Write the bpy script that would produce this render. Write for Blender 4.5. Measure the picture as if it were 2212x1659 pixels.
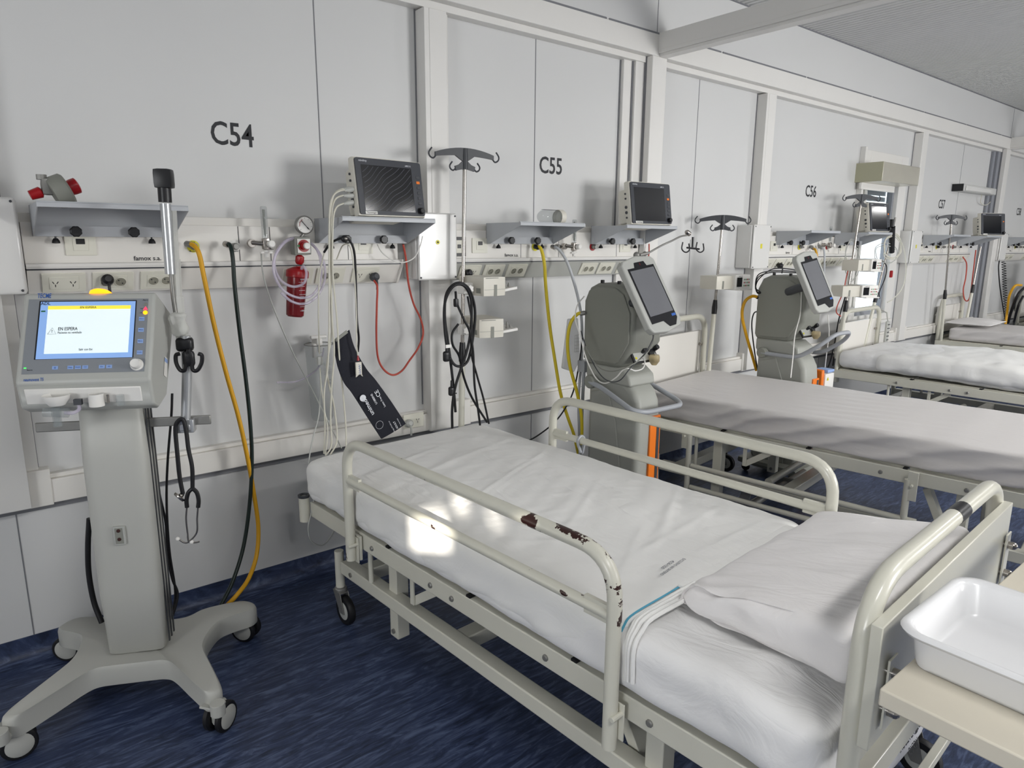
import bpy, bmesh, math, random
from mathutils import Vector, Matrix, noise
random.seed(7)
for o in list(bpy.data.objects): bpy.data.objects.remove(o, do_unlink=True)
scene = bpy.context.scene
COL = scene.collection
PI = math.pi
V = Vector

# ------------------------------------------------------------------ camera
F_PX, YAW, PIT, ROL = 1472.9, 0.67633, 0.20590, 0.00661
_f = V((math.sin(YAW)*math.cos(PIT), math.cos(YAW)*math.cos(PIT), -math.sin(PIT)))
_r0 = V((math.cos(YAW), -math.sin(YAW), 0)); _u0 = _r0.cross(_f)
_R = _r0*math.cos(ROL) + _u0*math.sin(ROL)
_U = -_r0*math.sin(ROL) + _u0*math.cos(ROL)
CAM = V((0, -2.8, 1.48))
cd = bpy.data.cameras.new('camera'); cam = bpy.data.objects.new('camera', cd); COL.objects.link(cam)
cd.sensor_width = 36; cd.lens = 36*F_PX/2212; cd.clip_start = .05
m = Matrix((( _R.x, _U.x, -_f.x, CAM.x), (_R.y, _U.y, -_f.y, CAM.y), (_R.z, _U.z, -_f.z, CAM.z), (0, 0, 0, 1)))
cam.matrix_world = m
scene.camera = cam
def _ray(px, py): return _R*((px-1106)/F_PX) - _U*((py-829.5)/F_PX) + _f
def atY(px, py, y): d = _ray(px, py); return CAM + d*((y-CAM.y)/d.y)
def atX(px, py, x): d = _ray(px, py); return CAM + d*((x-CAM.x)/d.x)
def atZ(px, py, z): d = _ray(px, py); return CAM + d*((z-CAM.z)/d.z)
def atP(px, py, p0, n): d = _ray(px, py); return CAM + d*((V(p0)-CAM).dot(V(n))/d.dot(V(n)))

# ------------------------------------------------------------------ world, light, exposure
world = bpy.data.worlds.new('world'); scene.world = world; world.use_nodes = True
wn = world.node_tree.nodes; wl = world.node_tree.links
for n in list(wn): wn.remove(n)
wo = wn.new('ShaderNodeOutputWorld'); wb = wn.new('ShaderNodeBackground'); sky = wn.new('ShaderNodeTexSky')
sky.sky_type = 'HOSEK_WILKIE'; sky.turbidity = 3.5; sky.sun_direction = V((-.45, -.85, .35)).normalized()
mixs = wn.new('ShaderNodeMix'); mixs.data_type = 'RGBA'; mixs.inputs[0].default_value = .6
wl.new(sky.outputs[0], mixs.inputs[6]); mixs.inputs[7].default_value = (.85, .93, 1, 1)
wl.new(mixs.outputs[2], wb.inputs[0]); wb.inputs[1].default_value = 4.0
wl.new(wb.outputs[0], wo.inputs[0])
def area(name, loc, direction, sx, sy, power, color=(1, 1, 1)):
    l = bpy.data.lights.new(name, 'AREA'); l.shape = 'RECTANGLE'; l.size = sx; l.size_y = sy; l.energy = power; l.color = color
    o = bpy.data.objects.new(name, l); COL.objects.link(o); o.location = loc
    o.rotation_euler = V(direction).to_track_quat('-Z', 'Y').to_euler(); return o
X0W = -3.24
YB = -5.6      # the wall opposite, behind the camera
area('window_and_fill_light', (4.45, YB-.02, 1.62), (-.05, 1, -.05), 1.3, 1.1, 175, (1, .995, .985))
area('window_and_fill_light', (9.4, YB-.02, 1.62), (0, 1, -.05), 1.3, 1.1, 95, (1, .995, .985))
area('window_and_fill_light', (X0W, -3.1, 1.6), (1, .12, -.08), 1.3, 1.1, 62, (.97, .985, 1))  # fill light added to brighten the faces turned left
SUN = V((.47, .84, -.27)).normalized()
sl = bpy.data.lights.new('sun', 'SUN'); sl.energy = 20; sl.angle = math.radians(.55); sl.color = (1, .93, .82)
so = bpy.data.objects.new('sun', sl); COL.objects.link(so); so.rotation_euler = SUN.to_track_quat('-Z', 'Y').to_euler()
scene.view_settings.view_transform = 'Standard'; scene.view_settings.look = 'None'
scene.view_settings.exposure = -0.24; scene.view_settings.gamma = 1; scene.view_settings.use_curve_mapping = False

# ------------------------------------------------------------------ materials
def lin(c):
    return tuple((x/12.92 if x <= .04045 else ((x+.055)/1.055)**2.4) for x in c)
def hexc(h): return lin(tuple(int(h[i:i+2], 16)/255 for i in (0, 2, 4)))
MATS = {}
def mat(name, col, rough=.5, metal=0, spec=.5, var=.04, nscale=6, bump=0, bscale=60, emis=None, estr=0, trans=0, ior=1.45, coat=0, alpha=1):
    if name in MATS: return MATS[name]
    m = bpy.data.materials.new(name); m.use_nodes = True; nt = m.node_tree; b = nt.nodes['Principled BSDF']
    c = hexc(col) if isinstance(col, str) else col
    b.inputs['Roughness'].default_value = rough; b.inputs['Metallic'].default_value = metal
    b.inputs['Specular IOR Level'].default_value = spec; b.inputs['IOR'].default_value = ior
    b.inputs['Transmission Weight'].default_value = trans; b.inputs['Coat Weight'].default_value = coat
    b.inputs['Alpha'].default_value = alpha
    if var > 0:
        tc = nt.nodes.new('ShaderNodeTexCoord'); nz = nt.nodes.new('ShaderNodeTexNoise'); nz.inputs['Scale'].default_value = nscale; nz.inputs['Detail'].default_value = 4
        nt.links.new(tc.outputs['Object'], nz.inputs['Vector'])
        rp = nt.nodes.new('ShaderNodeMix'); rp.data_type = 'RGBA'
        rp.inputs[6].default_value = tuple(max(0, x*(1-var)) for x in c)+(1,); rp.inputs[7].default_value = tuple(min(1, x*(1+var)) for x in c)+(1,)
        nt.links.new(nz.outputs['Fac'], rp.inputs[0]); nt.links.new(rp.outputs[2], b.inputs['Base Color'])
    else: b.inputs['Base Color'].default_value = c+(1,)
    if bump > 0:
        tc = nt.nodes.new('ShaderNodeTexCoord'); nz = nt.nodes.new('ShaderNodeTexNoise'); nz.inputs['Scale'].default_value = bscale; nz.inputs['Detail'].default_value = 3
        bp = nt.nodes.new('ShaderNodeBump'); bp.inputs['Strength'].default_value = bump; bp.inputs['Distance'].default_value = .01
        nt.links.new(tc.outputs['Object'], nz.inputs['Vector']); nt.links.new(nz.outputs['Fac'], bp.inputs['Height']); nt.links.new(bp.outputs[0], b.inputs['Normal'])
    if emis: b.inputs['Emission Color'].default_value = hexc(emis)+(1,); b.inputs['Emission Strength'].default_value = estr
    MATS[name] = m; return m
WALL = mat('sandwich_panel', 'd0d0cf', .38, spec=.4, var=.025, nscale=1.3, bump=.03, bscale=3)
TRIMM = mat('painted_steel_trim', 'dedcd8', .35, var=.02)
TRIMD = mat('grey_joint', '77787c', .6)
FRAMEG = mat('window_grey', '8b8e94', .45)
CEIL = mat('ceiling_sheet', 'c9c9c7', .4, var=.02)
PVC = mat('white_pvc', 'e2dfd9', .4, var=.015)
PLATE = mat('ivory_plate', 'dcdacd', .4, var=.01)
HOLE = mat('socket_hole', '8f8d80', .6)
BLACK = mat('black_plastic', '17171a', .38, var=.02)
BLACKR = mat('black_rubber', '141417', .5, var=.02)
DKGREY = mat('dark_grey_plastic', '3d3f43', .45)
SCREEN = mat('black_glass', '141519', .1, spec=.6, var=0)
ALU = mat('aluminium', 'b9bbbd', .3, metal=.55, var=.02)
CHROME = mat('chrome', 'a8a39d', .24, metal=1, var=0)
STEEL = mat('dull_steel', '8b8a86', .4, metal=.5, var=.1, nscale=40)
BEDP = mat('bed_enamel', 'cfcdc0', .28, spec=.5, var=.03, nscale=14, coat=.2)
SHELFM = mat('shelf_steel', 'b2b5b9', .4, var=.02)
BOXW = mat('box_enamel', 'dddcd9', .16, spec=.6, var=.01)
GREYD = mat('device_grey', '86877f', .5, var=.02, bump=.05, bscale=300)
GREYL = mat('device_light_grey', 'b0b1ac', .4, var=.015)
VENTB = mat('ventilator_body', 'b4b4ae', .42, var=.015)
BEZEL = mat('bezel_grey', '85898e', .4, var=.01)
WHITEP = mat('white_plastic', 'e6e4df', .35, var=.01)
CREAMP = mat('cream_case', 'd8d4c8', .4, var=.01)
RED = mat('red_plastic', '9c1119', .3, var=.03)
REDT = mat('red_translucent_jar', '7c0a16', .25, var=.05)
YEL = mat('yellow_hose_rubber', 'd9a11c', .45, var=.04)
YEL2 = mat('bright_yellow_hose', 'd6bf2a', .45, var=.04)
GRN = mat('dark_green_hose', '12231f', .4, var=.04)
GRYH = mat('grey_hose', 'b9bcc0', .4, var=.02)
CREAMC = mat('cream_cable', 'cfccbe', .45, var=.02)
REDC = mat('red_cable_rubber', 'b64a3b', .5, var=.03)
PVCT = mat('clear_tubing', 'd3cbdc', .12, var=0, spec=.7, alpha=.5)
GLASS = mat('clear_acrylic', '9aa2a3', .06, var=0, spec=.7, alpha=.28)
PANE = mat('window_glass', 'f4f8fa', .0, var=0, trans=1, ior=1.02)
ORANGE = mat('orange_panel', 'ec7a1e', .4, var=.03)
BLUEM = mat('blue_print', '2f5fae', .4, var=0)
INK = mat('black_ink', '26272b', .6, var=0)
WINK = mat('white_ink', 'd9dbe0', .6, var=0)
CUFFM = mat('navy_cuff_fabric', '11131f', .75, var=.05, nscale=80, bump=.15, bscale=500)
BAGM = mat('white_bag_film', 'd9d9de', .35, var=.03)
TABLEM = mat('cream_laminate', 'd6cfbf', .45, var=.02, nscale=30)
BASINM = mat('white_basin_plastic', 'e0e0e1', .22, var=.005)
RUST = mat('bare_rust', '3a1d18', .6, var=.2, nscale=60)
YELL = mat('warning_yellow', 'd8cf2c', .4, var=0)
SCRL = mat('screen_blue', '86a9dd', .3, var=0, emis='86aae2', estr=.5)
SCRW = mat('screen_white', 'e6f1f4', .3, var=0, emis='dcebef', estr=.55)
SCRY = mat('screen_yellow', 'e8d94a', .3, var=0, emis='e8d742', estr=.75)
LAMPO = mat('alarm_lamp', 'ffa81c', .3, var=0, emis='ff9a10', estr=2.4)
LAMPR = mat('red_indicator', 'ff3c50', .3, var=0, emis='ff4060', estr=1.4)
LAMPG = mat('green_indicator', '4fd860', .3, var=0, emis='50e070', estr=1.0)

def floor_material():
    m = bpy.data.materials.new('marbled_blue_vinyl'); m.use_nodes = True; nt = m.node_tree; b = nt.nodes['Principled BSDF']
    tc = nt.nodes.new('ShaderNodeTexCoord'); mp = nt.nodes.new('ShaderNodeMapping'); mp.inputs['Scale'].default_value = (1.0, 6.5, 1.0); mp.inputs['Rotation'].default_value = (0, 0, .08)
    nt.links.new(tc.outputs['Object'], mp.inputs[0])
    def nz(scale, det, dist=.6):
        n = nt.nodes.new('ShaderNodeTexNoise'); n.inputs['Scale'].default_value = scale; n.inputs['Detail'].default_value = det; n.inputs['Distortion'].default_value = dist; n.inputs['Roughness'].default_value = .65
        nt.links.new(mp.outputs[0], n.inputs[0]); return n
    a = nz(6.5, 9, 1.6); r = nt.nodes.new('ShaderNodeValToRGB'); e = r.color_ramp.elements
    e[0].position = .34; e[0].color = hexc('1f283d')+(1,); e[1].position = .68; e[1].color = hexc('5a6785')+(1,)
    x = r.color_ramp.elements.new(.50); x.color = hexc('343f5c')+(1,)
    nt.links.new(a.outputs['Fac'], r.inputs[0])
    c = nz(15, 7, 2.2); r2 = nt.nodes.new('ShaderNodeValToRGB'); r2.color_ramp.elements[0].position = .64; r2.color_ramp.elements[1].position = .74
    nt.links.new(c.outputs['Fac'], r2.inputs[0])
    mx = nt.nodes.new('ShaderNodeMix'); mx.data_type = 'RGBA'; mx.inputs[7].default_value = hexc('79839c')+(1,)
    mul = nt.nodes.new('ShaderNodeMath'); mul.operation = 'MULTIPLY'; mul.inputs[1].default_value = .55
    nt.links.new(r2.outputs[0], mul.inputs[0]); nt.links.new(mul.outputs[0], mx.inputs[0]); nt.links.new(r.outputs[0], mx.inputs[6]); nt.links.new(mx.outputs[2], b.inputs['Base Color'])
    b.inputs['Roughness'].default_value = .42; b.inputs['Specular IOR Level'].default_value = .4
    bp = nt.nodes.new('ShaderNodeBump'); bp.inputs['Strength'].default_value = .08; bp.inputs['Distance'].default_value = .01
    nt.links.new(a.outputs['Fac'], bp.inputs['Height']); nt.links.new(bp.outputs[0], b.inputs['Normal'])
    return m
VINYL = floor_material()
def cloth_material(name, col, rough=.85, b1=.25):
    m = bpy.data.materials.new(name); m.use_nodes = True; nt = m.node_tree; b = nt.nodes['Principled BSDF']
    tc = nt.nodes.new('ShaderNodeTexCoord')
    c = hexc(col); b.inputs['Roughness'].default_value = rough; b.inputs['Sheen Weight'].default_value = .15; b.inputs['Specular IOR Level'].default_value = .25
    n1 = nt.nodes.new('ShaderNodeTexNoise'); n1.inputs['Scale'].default_value = 7; n1.inputs['Detail'].default_value = 5; n1.inputs['Distortion'].default_value = 1.2
    mp = nt.nodes.new('ShaderNodeMapping'); mp.inputs['Scale'].default_value = (2.2, .8, 1); mp.inputs['Rotation'].default_value = (0, 0, .5)
    nt.links.new(tc.outputs['Object'], mp.inputs[0]); nt.links.new(mp.outputs[0], n1.inputs[0])
    bp = nt.nodes.new('ShaderNodeBump'); bp.inputs['Strength'].default_value = b1; bp.inputs['Distance'].default_value = .02
    nt.links.new(n1.outputs['Fac'], bp.inputs['Height']); nt.links.new(bp.outputs[0], b.inputs['Normal'])
    b.inputs['Base Color'].default_value = c+(1,)
    MATS[name] = m; return m
SHEET = cloth_material('white_cotton_sheet', 'eae9e6')
SHEETB = cloth_material('under_sheet', 'e4e3e2', b1=.4)
VINYLM = cloth_material('grey_white_mattress_cover', 'cfcbc9', .42, .18)
PILL = cloth_material('pillowcase_cotton', 'e6e3e2', b1=.35)

# ------------------------------------------------------------------ mesh collector
def FM(o, right, up):
    r = V(right).normalized(); u = V(up); n = r.cross(u).normalized(); u = n.cross(r)
    o = V(o); return Matrix(((r.x, u.x, n.x, o.x), (r.y, u.y, n.y, o.y), (r.z, u.z, n.z, o.z), (0, 0, 0, 1)))
def Z2(p, q):     # matrix with +Z along q-p at p
    d = (V(q)-V(p)).normalized(); return Matrix.Translation(V(p)) @ d.to_track_quat('Z', 'X').to_matrix().to_4x4()
def T(x, y, z): return Matrix.Translation((x, y, z))
def RX(a): return Matrix.Rotation(a, 4, 'X')
def RY(a): return Matrix.Rotation(a, 4, 'Y')
def RZ(a): return Matrix.Rotation(a, 4, 'Z')
I4 = Matrix.Identity(4)
def spline(pts, n=8):
    P = [V(p) for p in pts]
    if len(P) < 3: return P
    out = []
    for i in range(len(P)-1):
        a = P[i-1] if i else P[0]*2-P[1]; b = P[i]; c = P[i+1]; d = P[i+2] if i+2 < len(P) else P[-1]*2-P[-2]
        for k in range(n):
            t = k/n; out.append(.5*((2*b)+(-a+c)*t+(2*a-5*b+4*c-d)*t*t+(-a+3*b-3*c+d)*t**3))
    out.append(P[-1]); return out
def fillet(pts, r, n=6):
    P = [V(p) for p in pts]; out = [P[0]]
    for i in range(1, len(P)-1):
        a, b, c = P[i-1], P[i], P[i+1]; u = (a-b); w = (c-b); rr = min(r, u.length*.49, w.length*.49)
        s = b+u.normalized()*rr; e = b+w.normalized()*rr
        for k in range(n+1):
            t = k/n; out.append((1-t)**2*s+2*t*(1-t)*b+t*t*e)
    out.append(P[-1]); return out
_textcache = {}
def text_geo(s):
    if s in _textcache: return _textcache[s]
    cu = bpy.data.curves.new('t', 'FONT'); cu.body = s; cu.size = 1; cu.align_x = 'CENTER'; cu.align_y = 'CENTER'; cu.resolution_u = 3; cu.offset = .012
    o = bpy.data.objects.new('t', cu); COL.objects.link(o); dg = bpy.context.evaluated_depsgraph_get(); dg.update()
    me = bpy.data.meshes.new_from_object(o.evaluated_get(dg)); vs = [v.co.copy() for v in me.vertices]; fs = [tuple(p.vertices) for p in me.polygons]
    bpy.data.objects.remove(o, do_unlink=True); bpy.data.meshes.remove(me); bpy.data.curves.remove(cu)
    _textcache[s] = (vs, fs); return vs, fs
class MB:
    def __init__(s): s.v = []; s.f = []; s.mi = []; s.k = 0; s.sm = []; s.M = I4.copy()
    def add(s, vs, fs, M=I4, smooth=True):
        b = len(s.v); MM = s.M @ M; s.v += [MM @ V(p) for p in vs]
        for f in fs: s.f.append(tuple(b+i for i in f)); s.mi.append(s.k)
        return s
    def box(s, x0, x1, y0, y1, z0, z1, M=I4):
        vs = [(x, y, z) for z in (z0, z1) for y in (y0, y1) for x in (x0, x1)]
        return s.add(vs, [(0, 2, 3, 1), (4, 5, 7, 6), (0, 1, 5, 4), (2, 6, 7, 3), (0, 4, 6, 2), (1, 3, 7, 5)], M)
    def beam(s, p, q, w, h, up=(0, 0, 1)):
        p, q = V(p), V(q); d = (q-p).normalized(); r = d.cross(V(up)).normalized(); u = r.cross(d)
        vs = [a+r*(i*w/2)+u*(j*h/2) for a in (p, q) for j in (-1, 1) for i in (-1, 1)]
        return s.add(vs, [(0, 1, 3, 2), (4, 6, 7, 5), (0, 4, 5, 1), (2, 3, 7, 6), (0, 2, 6, 4), (1, 5, 7, 3)])
    def tube(s, pts, r, n=10, cap=True, r_end=None):
        P = [V(p) for p in pts]; Q = [P[0]]
        for p in P[1:]:
            if (p-Q[-1]).length > 1e-5: Q.append(p)
        P = Q
        if len(P) < 2: return s
        t = (P[1]-P[0]).normalized(); a = V((0, 0, 1)) if abs(t.z) < .9 else V((1, 0, 0)); u = t.cross(a).normalized()
        vs = []; L = len(P)
        for i, p in enumerate(P):
            t2 = (P[min(i+1, L-1)]-P[max(i-1, 0)]).normalized() if L > 2 else t
            u = (u-t2*u.dot(t2))
            u = u.normalized() if u.length > 1e-6 else t2.orthogonal().normalized()
            w = t2.cross(u); rr = r if r_end is None else r+(r_end-r)*i/(L-1)
            for k in range(n): an = 2*PI*k/n; vs.append(p+u*(math.cos(an)*rr)+w*(math.sin(an)*rr))
        fs = [(i*n+k, i*n+(k+1) % n, (i+1)*n+(k+1) % n, (i+1)*n+k) for i in range(L-1) for k in range(n)]
        if cap: fs += [tuple(reversed(range(n))), tuple((L-1)*n+k for k in range(n))]
        return s.add(vs, fs)
    def lathe(s, prof, M=I4, n=20, cap=True):     # prof: (r,z)
        vs = [(r*math.cos(2*PI*k/n), r*math.sin(2*PI*k/n), z) for r, z in prof for k in range(n)]; L = len(prof)
        fs = [(i*n+k, i*n+(k+1) % n, (i+1)*n+(k+1) % n, (i+1)*n+k) for i in range(L-1) for k in range(n)]
        if cap: fs += [tuple(reversed(range(n))), tuple((L-1)*n+k for k in range(n))]
        return s.add(vs, fs, M)
    def cyl(s, p, q, r, n=16): 
        L = (V(q)-V(p)).length; return s.lathe([(r, 0), (r, L)], Z2(p, q), n)
    def prism(s, poly, z0, z1, M=I4):
        n = len(poly); vs = [(x, y, z0) for x, y in poly]+[(x, y, z1) for x, y in poly]
        return s.add(vs, [tuple(reversed(range(n))), tuple(range(n, 2*n))]+[(i, (i+1) % n, n+(i+1) % n, n+i) for i in range(n)], M)
    def text(s, t, size, M, z=.0006, w=None):
        vs, fs = text_geo(t)
        if w and vs:
            ww = max(v.x for v in vs)-min(v.x for v in vs); sx = w/ww
        else: sx = size
        return s.add([(v.x*sx, v.y*size, z) for v in vs], fs, M)
    def quad(s, M, x0, x1, y0, y1, z=.0004): return s.add([(x0, y0, z), (x1, y0, z), (x1, y1, z), (x0, y1, z)], [(0, 1, 2, 3)], M)
    def sphere(s, c, r, sc=(1, 1, 1), n=14):
        pr = [(max(1e-4, r*math.sin(PI*i/8)), -r*math.cos(PI*i/8)) for i in range(9)]
        return s.lathe(pr, T(*c) @ Matrix.Diagonal((sc[0], sc[1], sc[2], 1)), n)
    def rbox(s, cx, cy, cz, sx, sy, sz, r, nx=8, ny=8, nz=4, M=I4, fn=None):
        # rounded box on a grid, optional displacement fn(p, n) -> Vector
        N = (nx, ny, nz); S = (sx, sy, sz); idx = {}; vs = []
        def vert(i, j, k):
            key = (i, j, k)
            if key in idx: return idx[key]
            p = V((S[0]*(i/nx-.5), S[1]*(j/ny-.5), S[2]*(k/nz-.5)))
            q = V([max(-S[a]/2+r, min(S[a]/2-r, p[a])) for a in range(3)]); d = p-q
            nn = d.normalized() if d.length > 1e-9 else V((0, 0, 0))
            if d.length > 1e-9: p = q+nn*r
            if fn: p = fn(p, nn if nn.length else V((0, 0, 1)))
            idx[key] = len(vs); vs.append(p+V((cx, cy, cz))); return idx[key]
        fs = []
        for a in range(3):
            b, c = (a+1) % 3, (a+2) % 3
            for side in (0, N[a]):
                for i in range(N[b]):
                    for j in range(N[c]):
                        q = []
                        for (di, dj) in ((0, 0), (1, 0), (1, 1), (0, 1)):
                            t = [0, 0, 0]; t[a] = side; t[b] = i+di; t[c] = j+dj; q.append(vert(*t))
                        fs.append(tuple(q) if side else tuple(reversed(q)))
        return s.add(vs, fs, M)
    def build(s, name, mats, parent=None, world=False, bevel=0, seg=2, sharp=35, smooth=True, recalc=True):
        if not isinstance(mats, (list, tuple)): mats = [mats]
        me = bpy.data.meshes.new(name); vs = s.v
        if world and parent is not None:
            inv = W(parent).inverted(); vs = [inv @ p for p in vs]
        me.from_pydata([tuple(p) for p in vs], [], s.f)
        for m in mats: me.materials.append(m)
        me.polygons.foreach_set('material_index', s.mi)
        bm = bmesh.new(); bm.from_mesh(me)
        if recalc: bmesh.ops.recalc_face_normals(bm, faces=bm.faces)
        bm.to_mesh(me); bm.free()
        if smooth:
            me.polygons.foreach_set('use_smooth', [True]*len(me.polygons)); me.set_sharp_from_angle(angle=math.radians(sharp))
        o = bpy.data.objects.new(name, me); COL.objects.link(o)
        if parent is not None: o.parent = parent
        if bevel:
            md = o.modifiers.new('bevel', 'BEVEL'); md.width = bevel; md.segments = seg; md.limit_method = 'ANGLE'; md.angle_limit = math.radians(40); md.harden_normals = False
        return o
def W(o):
    M = o.matrix_basis.copy()
    while o.parent: o = o.parent; M = o.matrix_basis @ M
    return M
def empty(name, loc=(0, 0, 0), rot=0, M=None):
    o = bpy.data.objects.new(name, None); COL.objects.link(o); o.empty_display_size = .1
    if M is not None: o.matrix_basis = M
    else: o.location = loc; o.rotation_euler = (0, 0, rot)
    return o
def tag(o, label=None, cat=None, group=None, kind=None):
    if label: o['label'] = label
    if cat: o['category'] = cat
    if group: o['group'] = group
    if kind: o['kind'] = kind
    return o
def thing(name, label, cat, loc=(0, 0, 0), rot=0, group=None, M=None): return tag(empty(name, loc, rot, M), label, cat, group)
def struct(name, mb, mats, parent=None, **k):
    o = mb.build(name, mats, parent, **k)
    if parent is None: o['kind'] = 'structure'
    return o
KIDS = {}
def kids(o): return [c for c in bpy.data.objects if c.parent == o]
def dup(o, loc=None, rot=None, label=None, group=None, M=None):
    def rec(a, par):
        c = a.copy(); COL.objects.link(c); c.parent = par
        for k in kids(a): rec(k, c)
        return c
    c = rec(o, None)
    if M is not None: c.matrix_basis = M
    if loc is not None: c.location = loc
    if rot is not None: c.rotation_euler = (0, 0, rot)
    if label: c['label'] = label
    if group: c['group'] = group
    return c
def cable(name, label, cat, pts, r, m, sp=True, n=8, group=None, ns=8):
    mb = MB(); P = spline(pts, ns) if sp else pts
    mb.tube(P, r, n); o = mb.build(name, m); return tag(o, label, cat, group)
def px(pts, y=None):
    out = []
    for p in pts: out.append(atY(p[0], p[1], p[2] if len(p) > 2 else y))
    return out

# ------------------------------------------------------------------ the room
X0, X1 = -3.2, 15.0
mb = MB(); mb.box(X0, X1, YB, .05, -.1, 0)
struct('floor', mb, VINYL)
# coved vinyl skirting along the bed-head wall
mb = MB(); pr = [(.0, .085), (-.004, .085), (-.005, .04), (-.012, .018), (-.03, .004), (-.045, 0), (0, 0)]
mb.prism(pr, X0, X1, Matrix(((0, 0, 1, 0), (1, 0, 0, 0), (0, 1, 0, 0), (0, 0, 0, 1))))
struct('baseboard_left', mb, VINYL)
WX0, WX1, WZ0, WZ1 = 6.03, 6.62, .86, 2.05       # window opening of the fourth bay
mb = MB()
mb.box(X0, WX0, 0, .06, 0, 2.62); mb.box(WX1, X1, 0, .06, 0, 2.62); mb.box(WX0, WX1, 0, .06, 0, WZ0); mb.box(WX0, WX1, 0, .06, WZ1, 2.62)
struct('wall_left', mb, WALL)
# panel seams
def seam(x, z0, z1, y=-.0015, w=.004):
    mb = MB(); mb.box(x-w/2, x+w/2, y, .0, z0, z1); return struct('trim_%d' % nt(), mb, TRIMD)
_n = [0]
def nt(): _n[0] += 1; return _n[0]
for x, a, b in ((1.225, 1.57, 2.49), (2.385, 1.57, 2.49), (2.385, .67, 1.3), (3.72, 1.57, 2.49), (3.72, .6, 1.5), (.05, .085, .56), (1.40, .085, .56), (2.385, .085, .56), (8.1, .7, 2.49), (10.9, .1, 2.49), (5.55, .1, .56)):
    seam(x, a, b)
# upper part: steel fascia, upper liner, joint strip
mb = MB(); mb.box(X0, X1, -.10, .06, 2.50, 2.615); struct('trim_%d' % nt(), mb, TRIMM, bevel=.004)
mb = MB(); mb.box(X0, X1, -.055, 0, 2.468, 2.50); struct('trim_%d' % nt(), mb, TRIMM, bevel=.002)
mb = MB()
for qx in (-.02, 1.69, 4.36, 6.90): mb.box(qx-.006, qx, -.004, 0, .7, 2.468); mb.box(qx+.15, qx+.153, -.004, 0, .7, 2.468)
for cx in (3.155, 9.03): mb.box(cx-.085, cx-.075, -.03, 0, .1, 2.468); mb.box(cx-.158, cx-.15, -.004, 0, .1, 2.468); mb.box(cx-.004, cx, -.06, 0, .1, 2.5)
x = X0
while x < X1: mb.box(x, min(x+.98, X1), -.1015, -.098, 2.612, 2.621); x += 1.0
struct('trim_%d' % nt(), mb, TRIMD)
mb = MB(); mb.box(X0, X1, -.095, .06, 2.615, 3.0); struct('wall_left', mb, WALL)
mb = MB(); mb.box(3.185, 3.189, -.0965, -.095, 2.62, 2.93); mb.box(9.08, 9.084, -.0965, -.095, 2.62, 2.93); struct('trim_%d' % nt(), mb, TRIMD)
# corrugated ceiling: ribs run away from the wall
def ceiling():
    vs = []; fs = []; xs = []; x = X0; k = 0
    while x < X1:
        xs += [(x, 2.925), (x+.022, 2.925), (x+.028, 2.937), (x+.042, 2.937), (x+.048, 2.925)]; x += .048
    for a, z in xs: vs += [(a, YB, z), (a, -.095, z)]
    fs = [(2*i, 2*i+1, 2*i+3, 2*i+2) for i in range(len(xs)-1)]
    mb = MB(); mb.add(vs, fs); mb.box(X0, X1, YB, .06, 2.96, 3.02)
    o = mb.build('ceiling', CEIL, recalc=False, smooth=False); o['kind'] = 'structure'
ceiling()
mb = MB(); mb.box(X0, X1, -.10, -.094, 2.918, 2.926); struct('trim_%d' % nt(), mb, TRIMD)
# cross beams
for bx in (3.2, 9.1, -2.7):
    mb = MB(); mb.box(bx, bx+.10, YB, -.10, 2.515, 2.62); mb.box(bx+.012, bx+.075, YB, -.10, 2.50, 2.515)
    mb.box(bx-.0015, bx, YB, -.1, 2.533, 2.536)
    struct('trim_%d' % nt(), mb, TRIMM, bevel=.003)
# corner posts (steel frame of the modules)
for cx in (3.155, 9.03):
    mb = MB(); mb.box(cx, cx+.125, -.10, 0, 0, 2.5); struct('trim_%d' % nt(), mb, TRIMM, bevel=.004)
    mb = MB(); mb.box(cx-.075, cx, -.045, 0, .0, 2.47); mb.box(cx-.15, cx-.085, -.025, 0, 0, 2.47); struct('trim_%d' % nt(), mb, FRAMEG if cx > 5 else TRIMM, bevel=.003)
# mid posts: cable chase fixed over the panel joint
for qx in (-.02, 1.69, 4.36, 6.90):
    mb = MB(); mb.box(qx, qx+.115, -.075, 0, .58, 2.462); mb.box(qx+.115, qx+.15, -.03, 0, .58, 2.47); mb.box(qx+.024, qx+.027, -.0765, -.07, 1.6, 2.462)
    struct('trim_%d' % nt(), mb, TRIMM, bevel=.003)
# service duct with the dark panel joint below
mb = MB(); mb.box(X0, X1, -.045, 0, .575, .66); mb.box(X0, X1, -.03, 0, .66, .676)
for qx in (-.06, 1.72, 4.36, 6.9): mb.box(qx-.02, qx+.22, -.05, 0, .57, .70)
struct('trim_%d' % nt(), mb, PVC, bevel=.003)
mb = MB(); mb.box(X0, X1, -.012, 0, .548, .574); struct('trim_%d' % nt(), mb, TRIMD)
# horizontal utility strip behind the gas panel
mb = MB()
for a, b in ((-.1, 1.62), (1.82, 3.02), (4.45, 5.9), (7.0, 8.9), (9.4, 11)): mb.box(a, b, -.03, 0, 1.53, 1.562)
struct('trim_%d' % nt(), mb, PVC, bevel=.002)
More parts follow.
